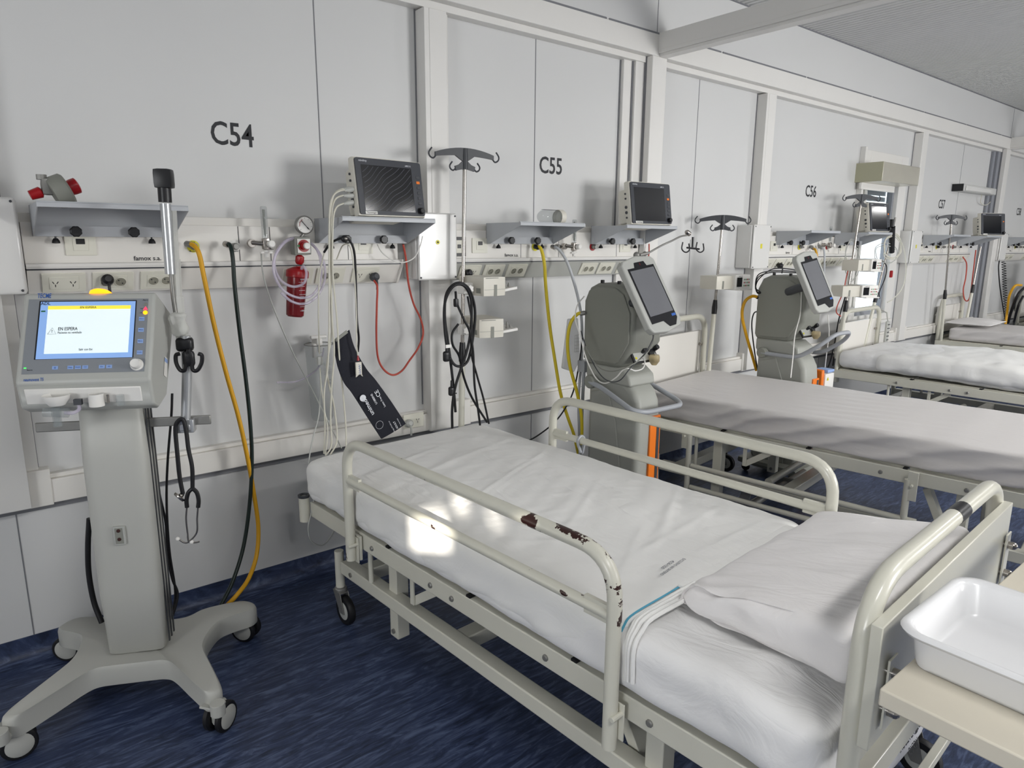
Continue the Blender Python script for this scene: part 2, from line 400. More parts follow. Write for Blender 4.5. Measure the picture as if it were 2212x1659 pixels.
# window: frame, pane, sill, half-lowered roller shutter
mb = MB(); a, b, c, d = 5.92, 6.76, .80, 2.24
mb.box(a, WX0, -.035, .04, c, d); mb.box(WX1, b, -.035, .04, c, d); mb.box(WX0, WX1, -.035, .04, c, WZ0); mb.box(WX0, WX1, -.035, .04, WZ1, d)
mb.box(a-.02, a+.012, -.045, 0, c, d+.02); mb.box(a, b, -.05, 0, c-.03, c)
wnd = struct('window_1', mb, TRIMM, bevel=.004)
mb = MB(); mb.box(WX0, WX0+.02, .0, .05, WZ0, WZ1); mb.box(WX1-.03, WX1, .0, .05, WZ0, WZ1); mb.box(WX0, WX1, .0, .05, WZ0, WZ0+.03); mb.box(WX0, WX1, 0, .05, WZ1-.03, WZ1)
mb.build('window_sash', FRAMEG, wnd)
mb = MB(); mb.box(WX0, WX1, .025, .029, WZ0, WZ1); mb.build('window_pane', PANE, wnd)
mb = MB()
for k in range(8): mb.box(WX0, WX1, .07, .082, WZ1-.05-.05*k, WZ1-.008-.05*k)
mb.build('roller_shutter', ALU, wnd, bevel=.004)
# the other walls (behind and beside the camera)
OP = [(3.8, 5.1, 1.0, 2.2), (8.75, 10.05, 1.0, 2.2)]
SUN_SLIT = [(-1.57, -1.42, 1.99, 2.12), (-1.41, -1.33, 2.08, 2.14), (-1.30, -1.22, 2.03, 2.12)]  # unseen slits added to let a sun patch onto the near bed
def wall_with_openings(ops):
    mb = MB(); xs = sorted({X0, X1, *[a for o in ops for a in o[:2]]})
    for a, b in zip(xs, xs[1:]):
        cur = [o for o in ops if o[0] <= a+1e-6 and o[1] >= b-1e-6]
        if cur: o = cur[0]; mb.box(a, b, YB-.06, YB, 0, o[2]); mb.box(a, b, YB-.06, YB, o[3], 3)
        else: mb.box(a, b, YB-.06, YB, 0, 3)
    return mb
struct('wall_right', wall_with_openings(OP+SUN_SLIT), WALL)
for i, (a, b, c, d) in enumerate(OP):
    mb = MB(); mb.box(a-.05, a, YB-.03, YB+.03, c-.05, d+.05); mb.box(b, b+.05, YB-.03, YB+.03, c-.05, d+.05); mb.box(a, b, YB-.03, YB+.03, d, d+.05); mb.box(a, b, YB-.03, YB+.03, c-.05, c); mb.box((a+b)/2-.02, (a+b)/2+.02, YB-.02, YB+.02, c, d)
    struct('window_%d' % (i+2), mb, TRIMM)
mb = MB(); mb.box(X0-.06, X0, YB-.06, -3.8, 0, 3); mb.box(X0-.06, X0, -2.4, .06, 0, 3); mb.box(X0-.06, X0, -3.8, -2.4, 0, 1.0); mb.box(X0-.06, X0, -3.8, -2.4, 2.2, 3); struct('wall_back', mb, WALL)  # end wall, with an opening added for the left fill light
mb = MB(); mb.box(X1, X1+.06, YB-.06, .06, 0, 3); struct('wall_front', mb, WALL)
# ceiling light fittings, behind the view
LENSM = mat('lamp_diffuser', 'ffffff', .5, var=0, emis='ffffff', estr=1.5)
for i, (lx, ly) in enumerate(((.6, -3.7), (3.6, -3.6), (7.2, -3.4), (11, -3.0))):
    t = thing('ceiling_light', 'white rectangular ceiling light fitting under the ribbed ceiling', 'ceiling light', (lx, ly, 2.925), 0, 'ceiling light fittings')
    mb = MB(); mb.box(-.62, .62, -.16, .16, -.07, 0); mb.build('housing', TRIMM, t, bevel=.004)
    mb = MB(); mb.box(-.59, .59, -.13, .13, -.076, -.0705); mb.build('diffuser', LENSM, t)
    area('ceiling_lamp', (lx, ly, 2.84), (0, 0, -1), 1.15, .25, (46, 42, 34, 30)[i], (1, .993, .98))

# what stands outside: an added sun-blocking wall, a leafy branch before the small opening
mb = MB(); mb.box(1.0, 14.5, -9.3, -9.0, -.1, 4.6); struct('wall_sun_block', mb, WALL)
random.seed(21)
t = thing('tree_branch', 'leafy branch outside the small opening behind the camera', 'branch', (-2.0, -6.7, 1.6))
mb = MB(); mb.tube(spline([(-.5, 0, -.3), (0, .05, .1), (.4, 0, .35), (.9, -.05, .8)], 6), .012, 8); mb.build('twig', mat('bark', '5a4a3a', .8), t)
mb = MB()
for i in range(13):
    c = V((random.uniform(-.6, .75), random.uniform(-.15, .15), random.uniform(-.25, .92))); M = T(*c) @ RZ(random.uniform(0, 6)) @ RX(random.uniform(.6, 2.2)); r = random.uniform(.022, .045)
    mb.add([(0, -r*1.5, 0), (r*.7, -r*.3, .004), (r*.55, r*.8, 0), (0, r*1.6, -.004), (-r*.55, r*.8, 0), (-r*.7, -r*.3, .004)], [(0, 1, 2, 3, 4, 5)], M)
tag(mb.build('leaves', mat('leaf_green', '4d6b2e', .6), t), kind='stuff')
# ------------------------------------------------------------------ bed bay equipment on the wall
HW = [.17, 1.83, 4.45, 7.04, 9.40]         # left end of each bed-head unit
BAYN = ['C54', 'C55', 'C56', 'C57', 'C58']
LBX = [.875, 2.50, 5.172, 7.714, 10.07]
for x, t in zip(LBX, BAYN):
    mb = MB(); mb.text(t, .118, FM((x, -.0, 1.868), (1, 0, 0), (0, 0, 1)), z=.0012, w=.158)
    tag(mb.build('bay_number', INK, smooth=False), 'black bay number %s lettered on the white wall panel' % t, 'lettering')
def make_box():
    t = thing('electrical_box', 'x', 'electrical box', (0, 0, 0))
    mb = MB(); mb.box(0, .215, -.115, 0, 1.31, 1.6); mb.build('case', BOXW, t, bevel=.006)
    mb = MB(); mb.box(.004, .211, -.132, -.118, 1.306, 1.604); d = mb.build('lid', BOXW, t, bevel=.008, seg=3)
    mb = MB()
    for a in (.014, .2):
        for c in (1.318, 1.592): mb.lathe([(.004, 0), (.004, .003), (.001, .004)], T(a, -.132, c) @ RX(PI/2), 10)
    mb.build('corner_screw', DKGREY, d)
    return t
b0 = make_box(); LB = ['flat grey-white electrical box at the left edge of the picture', 'glossy white electrical box shining beside the C54 monitor shelf, round badge on its lid', 'white electrical box with a small yellow sticker left of bay C56', 'white electrical box left of bay C57, yellow sticker', 'narrow white electrical box left of bay C58']
boxes = []
for i, bx in enumerate((-.05, 1.60, 4.235, 6.79, 9.165)):
    o = b0 if i == 0 else dup(b0); o.location.x = bx; o['label'] = LB[i]; boxes.append(o)
mb = MB(); mb.lathe([(.010, 0), (.010, .0015)], T(.105, -.1325, 1.475) @ RX(PI/2), 16); mb.k = 1; mb.lathe([(.0045, .0016), (.0045, .0022)], T(.105, -.1325, 1.475) @ RX(PI/2), 8)
mb.build('round_badge', [YELL, INK], boxes[1])
for b_ in (boxes[2], boxes[3]):
    mb = MB(); mb.quad(FM((.1, -.1325, 1.46), (1, 0, 0), (0, 0, 1)), -.012, .012, -.016, .016); mb.build('yellow_sticker', YELL, b_)

BAND = (V((0, -.083, 1.378)), V((0, -.035, 1.297)))      # socket band slopes back towards the wall
bu = (BAND[0]-BAND[1]).normalized()
def band_frame(x, t=.5): p = BAND[0].lerp(BAND[1], t); return FM((x, p.y, p.z), (1, 0, 0), bu)
def socket_plate(kind, parent, x, name='socket_plate'):
    M = band_frame(x); mb = MB(); mb.box(-.062, .062, -.036, .036, 0, .006, M)
    mb.box(-.042, .042, -.024, .024, .006, .0075, M)
    o = mb.build(name, PLATE, parent, bevel=.002)
    mb = MB()
    if kind == 'round':
        for s in (-.0215, .0215):
            mb.lathe([(.0185, .0075), (.0185, .0095), (.0165, .0095), (.0165, .0078)], M @ T(s, 0, 0), 18, cap=False)
            mb.k = 1; mb.lathe([(.0165, .0077), (.001, .0077)], M @ T(s, 0, 0), 18, cap=False)
            mb.k = 2
            for q in (-.006, .006): mb.lathe([(.0025, .0079), (.0025, .0082)], M @ T(s+q, -q, 0), 8)
            mb.k = 0
        mb.build('socket', [PLATE, HOLE, INK], o)
    else:
        mb.k = 2
        for s in (-.025, .025):
            for q, a in ((-.006, .5), (.006, -.5)): mb.box(-.0011, .0011, -.0045, .0045, .0076, .0082, M @ T(s+q, .003, 0) @ RZ(a))
            mb.box(-.0011, .0011, -.0045, .0045, .0076, .0082, M @ T(s, -.009, 0))
        mb.build('socket', [PLATE, HOLE, INK], o)
    return o
def outlet(parent, x, z, col, label, r=.022):
    mb = MB(); M = FM((x, -.062, z), (1, 0, 0), (0, 0, 1)); mb.lathe([(r, 0), (r, .002), (r*.7, .0022)], M, 22)
    mb.k = 1; mb.lathe([(.013, .002), (.013, .02), (.010, .024), (.010, .03)], M, 16)
    o = mb.build('gas_outlet', [col, STEEL], parent); o['label'] = label; return o
PLATES = [('slot', .10), ('round', .245), ('round', .392), ('round', .905), ('round', 1.045), ('slot', 1.205)]
def make_headwall(i):
    x = HW[i]
    names = {'C54': 'behind the leftmost ventilator', 'C55': 'between the glossy box and the second ventilator', 'C56': 'left of the window', 'C57': 'behind the bed with the small pillow', 'C58': 'at the right edge of the picture'}
    t = thing('bed_head_unit', 'white bed head unit with sockets, bay %s, %s' % (BAYN[i], names[BAYN[i]]), 'bed head unit', (x, 0, 0), 0)
    L = 1.37; mb = MB(); mb.box(0, L, -.06, 0, 1.398, 1.532); mb.build('upper_panel', PVC, t, bevel=.002)
    mb = MB()
    for q in (.42, .68, .80, 1.13): mb.box(q, q+.0025, -.0612, -.06, 1.4, 1.53)
    mb.build('panel_joint', TRIMD if i else BLACK, t)
    mb = MB(); mb.tube([(0, -.072, 1.391), (L, -.072, 1.391)], .0095, 12); mb.box(0, L, -.08, 0, 1.383, 1.398); mb.build('rail', TRIMM, t)
    mb = MB(); mb.box(0, L, -.084, 0, 1.378, 1.383); mb.build('dark_strip', DKGREY, t)  # dark grey strip under the rail
    mb = MB(); mb.prism([(-.083, 1.378), (-.035, 1.297), (-.0, 1.297), (0, 1.378)], 0, L, Matrix(((0, 0, 1, 0), (1, 0, 0, 0), (0, 1, 0, 0), (0, 0, 0, 1))))
    mb.build('socket_band', GREYL if i == 1 else PVC, t, bevel=.001)
    mb = MB(); mb.prism([(-.088, 1.40), (-.088, 1.378), (-.036, 1.292), (0, 1.292), (0, 1.40)], L, L+.012, Matrix(((0, 0, 1, 0), (1, 0, 0, 0), (0, 1, 0, 0), (0, 0, 0, 1))))
    mb.build('end_cap', PVC, t, bevel=.002)
    for k, q in PLATES: socket_plate(k, t, q)
    # data plate on the upper panel
    for q in ((.16, 1.20) if i < 3 else (.14,)):
        mb = MB(); mb.box(q-.045, q+.045, -.066, -.06, 1.425, 1.495); mb.box(q-.022, q+.022, -.068, -.066, 1.44, 1.482); mb.k = 1; mb.box(q-.013, q+.013, -.0695, -.068, 1.462, 1.48)
        mb.build('data_plate', [PLATE, BLACK], t, bevel=.001)
    outlet(t, .515, 1.455, YELL, 'yellow ringed air outlet'); outlet(t, .662, 1.455, WHITEP, 'white oxygen outlet')
    outlet(t, .80, 1.455, WHITEP, 'white outlet beside the flowmeter'); outlet(t, .935, 1.455, RED if i else WHITEP, 'red ringed vacuum outlet' if i else 'vacuum outlet')
    mb = MB(); mb.text('famox s.a.' if i < 2 else 'famox', .022, FM((.36, -.0605, 1.413), (1, 0, 0), (0, 0, 1)), z=.0008); mb.build('maker_lettering', INK, t, smooth=False)
    if i == 0:
        mb = MB(); mb.text('Aire', .009, FM((.515, -.064, 1.471), (1, 0, 0), (0, 0, 1))); mb.text('Medicinal', .008, FM((.515, -.064, 1.438), (1, 0, 0), (0, 0, 1))); mb.text('Oxigeno', .008, FM((.662, -.064, 1.438), (1, 0, 0), (0, 0, 1))); mb.build('outlet_lettering', INK, t, smooth=False)
    return t
HWS = [make_headwall(i) for i in range(5)]
mb = MB(); q = .035; mb.box(q-.04, q+.04, -.068, -.06, 1.41, 1.50); mb.k = 1; mb.box(q-.024, q+.024, -.07, -.068, 1.425, 1.485); mb.k = 0; mb.box(q-.01, q+.01, -.0715, -.07, 1.447, 1.465)
mb.build('black_back_box', [BLACK, PLATE], HWS[1], bevel=.001)

def make_shelf():
    t = thing('wall_shelf', 'x', 'shelf', (0, 0, 0)); w = .415; h = .098; d = .262
    mb = MB(); mb.box(0, w, -d, 0, h-.003, h); mb.box(0, w, -d-.002, -d, h-.014, h)
    mb.box(.0, w, -d, -d+.01, h, h+.004); mb.build('tray', SHELFM, t, bevel=.0012)
    for xx in (0, w-.003):
        mb = MB(); mb.prism([(0, 0), (-.03, 0), (-d, h-.014), (-d, h-.002), (0, h-.002)], xx, xx+.003, Matrix(((0, 0, 1, 0), (1, 0, 0, 0), (0, 1, 0, 0), (0, 0, 0, 1)))); mb.build('side_bracket', SHELFM, t)
    mb = MB(); mb.box(0, w, -.031, -.028, 0, .034); mb.box(0, w, -.003, 0, 0, h); mb.build('mounting_plate', SHELFM, t)
    for xx in (.115, .285):
        mb = MB(); n = 8; pr = [((.019 if k % 2 else .0165)*math.cos(2*PI*k/16), (.019 if k % 2 else .0165)*math.sin(2*PI*k/16)) for k in range(16)]
        M = FM((xx, -.031, .016), (1, 0, 0), (0, 0, 1)); mb.cyl((xx, -.031, .016), (xx, -.05, .016), .006, 10); mb.prism(pr, .016, .032, M); mb.build('knob', BLACK, t, bevel=.003)
    for xx in (.06, .345):
        mb = MB(); mb.cyl((xx, -.02, 0), (xx, -.02, -.012), .003, 8); mb.lathe([(.006, 0), (.011, -.008), (.012, -.016), (.004, -.017)], T(xx, -.02, -.006), 12); mb.build('clamp_screw', BLACK, t)
    return t
SH0 = make_shelf()
SHX = [(.20, .018, 'grey folded steel shelf above the leftmost ventilator, red and grey device on it'), (1.157, 0, 'grey steel shelf carrying the C54 monitor'), (2.03, 0, 'grey steel shelf under C55 with a clear bottle lying on it'),
       (2.75, 0, 'grey steel shelf carrying the C55 monitor'), (4.63, 0, 'empty grey steel shelf under C56'), (5.49, 0, 'grey steel shelf carrying the monitor in front of the window'),
       (7.20, 0, 'empty grey steel shelf behind the C57 drip stand'), (8.07, 0, 'grey steel shelf carrying the rightmost monitor'), (9.55, 0, 'grey steel shelf at the right picture edge under C58')]
for k, (sx, dz, lb) in enumerate(SHX):
    o = SH0 if k == 0 else dup(SH0); o.location = (sx, -.062, 1.469+dz); o['label'] = lb

def make_monitor():
    # origin: bottom centre of the front face; -y is the front
    t = thing('patient_monitor', 'x', 'monitor', (0, 0, 0)); w = .318; h = .232; tl = RX(-math.radians(9))
    mb = MB(); mb.M = tl; mb.rbox(0, .022, h/2+.004, w, .044, h, .012, 6, 2, 6); mb.build('front_case', CREAMP, t)
    mb = MB(); mb.M = tl; mb.rbox(-.012, .075, h/2-.004, w-.07, .09, h-.045, .015, 5, 3, 5); mb.box(-.12, .09, .03, .15, .002, .03)
    mb.build('rear_case', CREAMP, t, bevel=.003)
    mb = MB(); mb.M = tl @ FM((0, -.0005, h/2+.004), (1, 0, 0), (0, 0, 1)); r = .01; ww = w/2-.008; hh = h/2-.008
    poly = []
    for cx, cy, a0 in ((ww-r, hh-r, 0), (-ww+r, hh-r, 90), (-ww+r, -hh+r, 180), (ww-r, -hh+r, 270)):
        for k in range(5): a = math.radians(a0+k*22.5); poly.append((cx+r*math.cos(a), cy+r*math.sin(a)))
    mb.prism(poly, -.004, .002); bz = mb.build('bezel', mat('monitor_bezel', '33363d', .35, var=0), t)
    mb = MB(); mb.M = tl @ FM((0, -.0027, h/2+.004), (1, 0, 0), (0, 0, 1)); mb.quad(I4, -ww+.024, ww-.047, -hh+.014, hh-.026); mb.build('screen', SCREEN, t)
    mb = MB(); mb.M = tl @ FM((0, -.0025, h/2+.004), (1, 0, 0), (0, 0, 1))
    for k, c in enumerate((1, 0, 2, 2, 2, 2)):
        mb.k = 1 if k == 1 else 0; mb.box(ww-.028, ww-.012, .048-.021*k-.006, .048-.021*k+.005, 0, .002)
    mb.build('button', [DKGREY, ORANGE], t, bevel=.001)
    mb = MB(); mb.M = tl @ FM((ww-.02, -.0025, .032), (1, 0, 0), (0, 0, 1)); mb.lathe([(.016, 0), (.016, .002), (.0125, .002), (.0115, .014), (.009, .016)], I4, 20); mb.build('rotary_knob', BLACK, t)
    mb = MB(); mb.M = tl @ FM((0, -.003, h/2+.004), (1, 0, 0), (0, 0, 1)); mb.text('mindray', .011, T(-ww+.034, hh-.011, 0)); mb.text('uMEC12', .008, T(ww-.062, hh-.018, 0)); mb.build('lettering', WINK, t, smooth=False)
    mb = MB(); mb.M = tl @ FM((0, -.003, h/2+.004), (1, 0, 0), (0, 0, 1)); mb.quad(I4, -ww+.022, -ww+.075, -hh+.001, -hh+.012); mb.k = 1; mb.text('Tecnoimagen', .008, T(-ww+.05, -hh+.0065, .0004)); mb.build('asset_sticker', [WHITEP, INK], t, smooth=False)
    # sockets in the left flank
    mb = MB(); mb.M = tl
    for q, rr in ((.17, .005), (.145, .005), (.10, .008), (.072, .008), (.045, .005)):
        mb.lathe([(rr, 0), (rr, .004), (rr*.5, .004)], T(-w/2, .03, q) @ RY(-PI/2), 12)
    mb.build('lead_socket', [DKGREY], t)
    return t
M0 = make_monitor()
ML = ['C54 monitor with wavy lines on its dark screen and grey leads on its left', 'switched-off monitor with a pale streak on its screen on the C55 shelf', 'monitor on the shelf in front of the window', 'rightmost monitor, small, on the C57 shelf']
MP = [((1.385, -.315, 1.568), .06), ((2.965, -.315, 1.568), -.06), ((5.71, -.315, 1.568), -.05), ((8.31, -.30, 1.568), -.42)]
for k, (p, r) in enumerate(MP):
    o = M0 if k == 0 else dup(M0); o.location = p; o.rotation_euler = (0, 0, r); o['label'] = ML[k]
MON54 = M0
# light moire-like contour lines reflected in the first screen are drawn as pale geometry
def reflected_lines():
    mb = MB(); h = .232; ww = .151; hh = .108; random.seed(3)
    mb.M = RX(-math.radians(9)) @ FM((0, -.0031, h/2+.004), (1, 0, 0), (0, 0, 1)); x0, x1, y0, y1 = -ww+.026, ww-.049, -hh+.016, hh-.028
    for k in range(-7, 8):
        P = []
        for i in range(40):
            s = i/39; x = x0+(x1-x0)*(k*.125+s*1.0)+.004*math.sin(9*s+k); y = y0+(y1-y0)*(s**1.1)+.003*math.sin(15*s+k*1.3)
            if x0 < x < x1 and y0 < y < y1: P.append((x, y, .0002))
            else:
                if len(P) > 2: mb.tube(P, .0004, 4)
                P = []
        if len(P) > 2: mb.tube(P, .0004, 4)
    o = mb.build('screen_reflection', mat('screen_reflection_line', '8d9098', .5, var=0), M0); return o
reflected_lines()

# ------------------------------------------------------------------ wall light by the right post, shutter motor box
t = thing('wall_lamp', 'slim aluminium strip lamp fixed high on the wall right of C57', 'lamp', (7.93, 0, 2.04))
mb = MB(); mb.box(0, .95, -.10, 0, -.035, .035); mb.build('housing', mat('lamp_case', 'c9c9c6', .35), t, bevel=.01)
mb = MB(); mb.box(.05, .75, -.112, -.10, -.028, .02); mb.build('reflector', BOXW, t, bevel=.006)
mb = MB(); mb.box(-.015, 0, -.10, 0, -.035, .035); mb.build('end_cap', BLACK, t)
mb = MB(); mb.tube(spline([(1.05, -.05, 0), (1.12, -.04, -.03), (.95, -.03, -.13), (.75, -.03, -.12), (.68, -.05, -.04)], 8), .004, 6); mb.build('wire', CREAMC, t)
t = thing('shutter_box', 'brushed metal roller shutter box above the window', 'shutter box', (5.86, 0, 1.975))
mb = MB(); mb.box(0, .70, -.215, 0, 0, .15); mb.build('case', mat('brushed_steel', 'd6d2c4', .28, metal=.55, var=.06, nscale=9), t, bevel=.004)
mb = MB(); mb.box(-.006, 0, -.215, 0, 0, .15); mb.build('end_plate', mat('khaki_plate', 'a9a78f', .45), t)
# shading slats seen under the box
mb = MB(); mb.box(0, .62, -.06, -.036, -.055, 0); mb.build('guide_board', WHITEP, t, bevel=.004)
t2 = thing('window_pull_strap', 'grey shutter strap guide at the left of the window', 'strap guide', (5.97, -.036, 0))
mb = MB(); mb.box(-.018, .018, -.014, 0, 1.86, 1.99); mb.build('case', GREYL, t2, bevel=.004)
mb = MB(); mb.box(-.008, .008, -.006, -.002, .95, 1.86); mb.build('strap', GREYL, t2)
# ------------------------------------------------------------------ beds
def chipped():
    m = bpy.data.materials.new('chipped_bed_enamel'); m.use_nodes = True; nt = m.node_tree; b = nt.nodes['Principled BSDF']
    b.inputs['Roughness'].default_value = .3
    tc = nt.nodes.new('ShaderNodeTexCoord'); nz = nt.nodes.new('ShaderNodeTexNoise'); nz.inputs['Scale'].default_value = 17; nz.inputs['Detail'].default_value = 7; nz.inputs['Roughness'].default_value = .6
    nt.links.new(tc.outputs['Object'], nz.inputs[0])
    sep = nt.nodes.new('ShaderNodeSeparateXYZ'); nt.links.new(tc.outputs['Object'], sep.inputs[0])
    mr = nt.nodes.new('ShaderNodeMapRange'); mr.interpolation_type = 'SMOOTHSTEP'; mr.inputs[1].default_value = -1.12; mr.inputs[2].default_value = -1.36; mr.inputs[3].default_value = 0; mr.inputs[4].default_value = .13
    nt.links.new(sep.outputs['Y'], mr.inputs[0])
    mz = nt.nodes.new('ShaderNodeMapRange'); mz.interpolation_type = 'SMOOTHSTEP'; mz.inputs[1].default_value = .62; mz.inputs[2].default_value = .72; mz.inputs[3].default_value = .0; mz.inputs[4].default_value = 1
    nt.links.new(sep.outputs['Z'], mz.inputs[0])
    mu = nt.nodes.new('ShaderNodeMath'); mu.operation = 'MULTIPLY'; nt.links.new(mr.outputs[0], mu.inputs[0]); nt.links.new(mz.outputs[0], mu.inputs[1])
    ad = nt.nodes.new('ShaderNodeMath'); nt.links.new(nz.outputs['Fac'], ad.inputs[0]); nt.links.new(mu.outputs[0], ad.inputs[1])
    gt = nt.nodes.new('ShaderNodeMath'); gt.operation = 'GREATER_THAN'; gt.inputs[1].default_value = .674; nt.links.new(ad.outputs[0], gt.inputs[0])
    mx = nt.nodes.new('ShaderNodeMix'); mx.data_type = 'RGBA'; mx.inputs[6].default_value = hexc('cfcdc0')+(1,); mx.inputs[7].default_value = hexc('321814')+(1,)
    nt.links.new(gt.outputs[0], mx.inputs[0]); nt.links.new(mx.outputs[2], b.inputs['Base Color']); return m
CHIP = chipped()
def side_rail(parent, v, u0, u1, zm, zt, zb, m=BEDP, sgn=-1, name='side_rail', z_end=None, r=.0178):
    mb = MB(); P = fillet([(v, -u0, zb), (v, -u0, zt), (v, -u1, zt+.0), (v, -u1, zb if z_end is None else z_end)], .11, 8); mb.tube(P, r, 14)
    mb.tube([(v, -u0, zm), (v, -u1, zm)], r*.8, 12)
    # flattened ends of the middle bar
    for u in (u0+.04, u1-.04): mb.box(v-.006, v+.006, -u-.045, -u+.045, zm-.022, zm+.022)
    o = mb.build(name, m, parent)
    for u in (u0, u1):
        mb = MB(); mb.box(v-.004 if sgn > 0 else v+.014, v-.014 if sgn > 0 else v+.018, -u-.028, -u+.02, zb-.01, zb+.085); mb.cyl((v-.02*sgn, -u-.02, zb+.06), (v+.02*sgn, -u-.02, zb+.06), .007, 8)
        mb.build('bracket', m, o, bevel=.001)
    mb = MB(); mb.box(v+.02 if sgn < 0 else v-.03, v+.03 if sgn < 0 else v-.02, -u0-.03, -u0+.02, zb+.0, zb+.09); mb.build('bracket', m, o, bevel=.001)
    return o
def caster(parent, x, y, top, wheel_y=-.035, r=.058):
    mb = MB(); mb.k = 1; mb.lathe([(.018, r*2+.03), (.018, top)], T(x, y, 0), 14); mb.k = 0; mb.lathe([(.022, 0), (.026, .01), (.024, .02), (.017, .025)], T(x, y, r*2+.005), 16)
    mb.prism([(.03, r*2+.012), (-.028, r*2+.012), (wheel_y-.016, r-.01), (wheel_y+.016, r-.012)], -.019, -.016, T(x, y, 0) @ Matrix(((0, 0, 1, 0), (1, 0, 0, 0), (0, 1, 0, 0), (0, 0, 0, 1))))
    mb.prism([(.03, r*2+.012), (-.028, r*2+.012), (wheel_y-.016, r-.01), (wheel_y+.016, r-.012)], .016, .019, T(x, y, 0) @ Matrix(((0, 0, 1, 0), (1, 0, 0, 0), (0, 1, 0, 0), (0, 0, 0, 1))))
    mb.box(x-.019, x+.019, y-.028, y+.03, r*2+.008, r*2+.013)
    o = mb.build('caster', [STEEL, BEDP], parent, bevel=.001)
    mb = MB(); M = T(x, y+wheel_y, r) @ RY(PI/2); mb.lathe([(r*.7, -.013), (r*.94, -.013), (r, -.006), (r, .006), (r*.94, .013), (r*.7, .013)], M, 28); mb.k = 1
    mb.lathe([(.012, -.014), (r*.55, -.0145), (r*.72, -.011), (r*.72, .011), (r*.55, .0145), (.012, .014)], M, 24)
    mb.build('wheel', [BLACKR, GREYL], o); return o
def make_bed(name_label, loc, rot, w=.88, L=2.06, zf=.457, board='near', zh=.908, bw=None, group='hospital beds in a row', detail=True):
    t = thing('hospital_bed', name_label, 'bed', loc, rot, group)
    hf = .062; t0 = .014
    mb = MB()
    for v in (0, w-.028): mb.box(v, v+.028, -L, 0, zf-hf, zf)
    for u in (0, L-.03): mb.box(.028, w-.028, -u-.03, -u, zf-hf, zf-.004)
    mb.build('bed_frame', BEDP, t, bevel=.003)
    # sprung sections with small gaps under the mattress
    mb = MB()
    for a, b in ((.03, .56), (.575, 1.0), (1.015, 1.42), (1.435, L-.03)): mb.box(.035, w-.035, -b, -a, zf-.012, zf+.006)
    mb.build('mattress_deck', BEDP, t, bevel=.002)
    mb = MB()
    for u in (.568, 1.008, 1.428):
        for v in (.002, w-.026): mb.box(v, v+.024, -u-.006, -u+.012, zf, zf+.007)
    mb.build('rubber_stop', BLACKR, t)
    for u in (.47, .82, .93, 1.33, 1.66):
        mb = MB(); mb.lathe([(.0095, 0), (.0095, .003), (.007, .006), (.001, .0065)], T(0, -u, zf-.034) @ RY(-PI/2), 10); mb.build('bolt', STEEL, t)
    for a, (v, u) in enumerate(((-.018, -.015), (w+.018, -.015), (-.018, L+.01), (w+.018, L+.01))):
        if board == 'near' and a > 1 or board == 'wall' and a < 2: continue
        mb = MB(); mb.lathe([(.021, zf-.08), (.021, zf+.022)], T(v, -u, 0), 18); mb.k = 1; mb.lathe([(.0225, zf+.02), (.0235, zf+.03), (.016, zf+.031), (.015, zf+.018)], T(v, -u, 0), 18, cap=False); mb.lathe([(.016, zf+.020), (.001, zf+.020)], T(v, -u, 0), 18, cap=False)
        mb.build('corner_socket', [BEDP, DKGREY], t)
    # columns and linkage
    zb = .262; hb = .05
    for v in (.045, w-.095):
        for u in (.50, 1.62):
            mb = MB(); mb.box(v, v+.05, -u-.05, -u, .085, zf-hf); mb.build('leg', BEDP, t, bevel=.003)
            mb = MB(); mb.cyl((v+.002, -u-.025, .11), (v-.006, -u-.025, .11), .009, 10); mb.build('bolt', STEEL, t)
        mb = MB(); mb.tube([(v-.018, -.41, zf-hf), (v-.018, -.41, zb)], .0095, 10); mb.build('stay_rod', BEDP, t)
        mb = MB(); mb.box(v-.03, v-.024, -.70, -.68, zf-hf-.10, zf-.03); mb.beam((v-.02, -.69, zf-hf-.09), (v-.02, -.82, zf-hf+.0), .006, .03); mb.build('linkage', BEDP, t, bevel=.001)
    # base frame
    mb = MB()
    for v in (.02, w-.07): mb.box(v, v+.05, -1.93, -.19, zb-hb, zb)
    for u in (.26, .86, 1.86): mb.box(.07, w-.07, -u-.06, -u, zb-hb-.002, zb-.002)
    mb.build('base_frame', BEDP, t, bevel=.004)
    mb = MB()
    for u in (.27,): mb.lathe([(.009, 0), (.009, .005), (.002, .006)], T(.02, -u, zb-.025) @ RY(-PI/2), 10)
    mb.build('bolt', STEEL, t)
    mb = MB(); mb.tube([(.03, -1.58, zb-.06), (w-.03, -1.58, zb-.06)], .022, 12); mb.beam((.10, -1.62, zb-.10), (.10, -1.50, zf-.09), .03, .05, (1, 0, 0)); mb.build('lift_shaft', CHIP if board == 'near' else BEDP, t, bevel=.002)
    mb = MB(); mb.tube([(.2, -.75, zb-.03), (w-.2, -.75, zb-.03)], .02, 12); mb.build('lift_shaft', BEDP, t)
    for v in (.03, w-.03):
        for u in (.165, 1.95): caster(t, v, -u, zb+.035)
    # end board
    if bw is None: bw = (0.032, w-.02)
    ub, sg = (L+.005, -1) if board == 'near' else (-.02, 1)
    zt = zh; b0 = .19 if board == 'near' else zf-.12
    mb = MB(); mb.tube(fillet([(bw[0], -ub, b0), (bw[0], -ub, zt), (bw[1], -ub, zt), (bw[1], -ub, b0)], .13, 9), .0185, 16)
    z_ = .57 if board == 'near' else zf; mb.box(bw[0], bw[1], -ub-.010, -ub+.010, z_-.016, z_+.022)
    if board == 'near': mb.box(bw[0], bw[1], -ub-.010, -ub+.010, .225, .250)
    o = mb.build('end_board', BEDP, t, bevel=.002)
    yo = -ub+sg*(.016 if board == 'near' else .02)
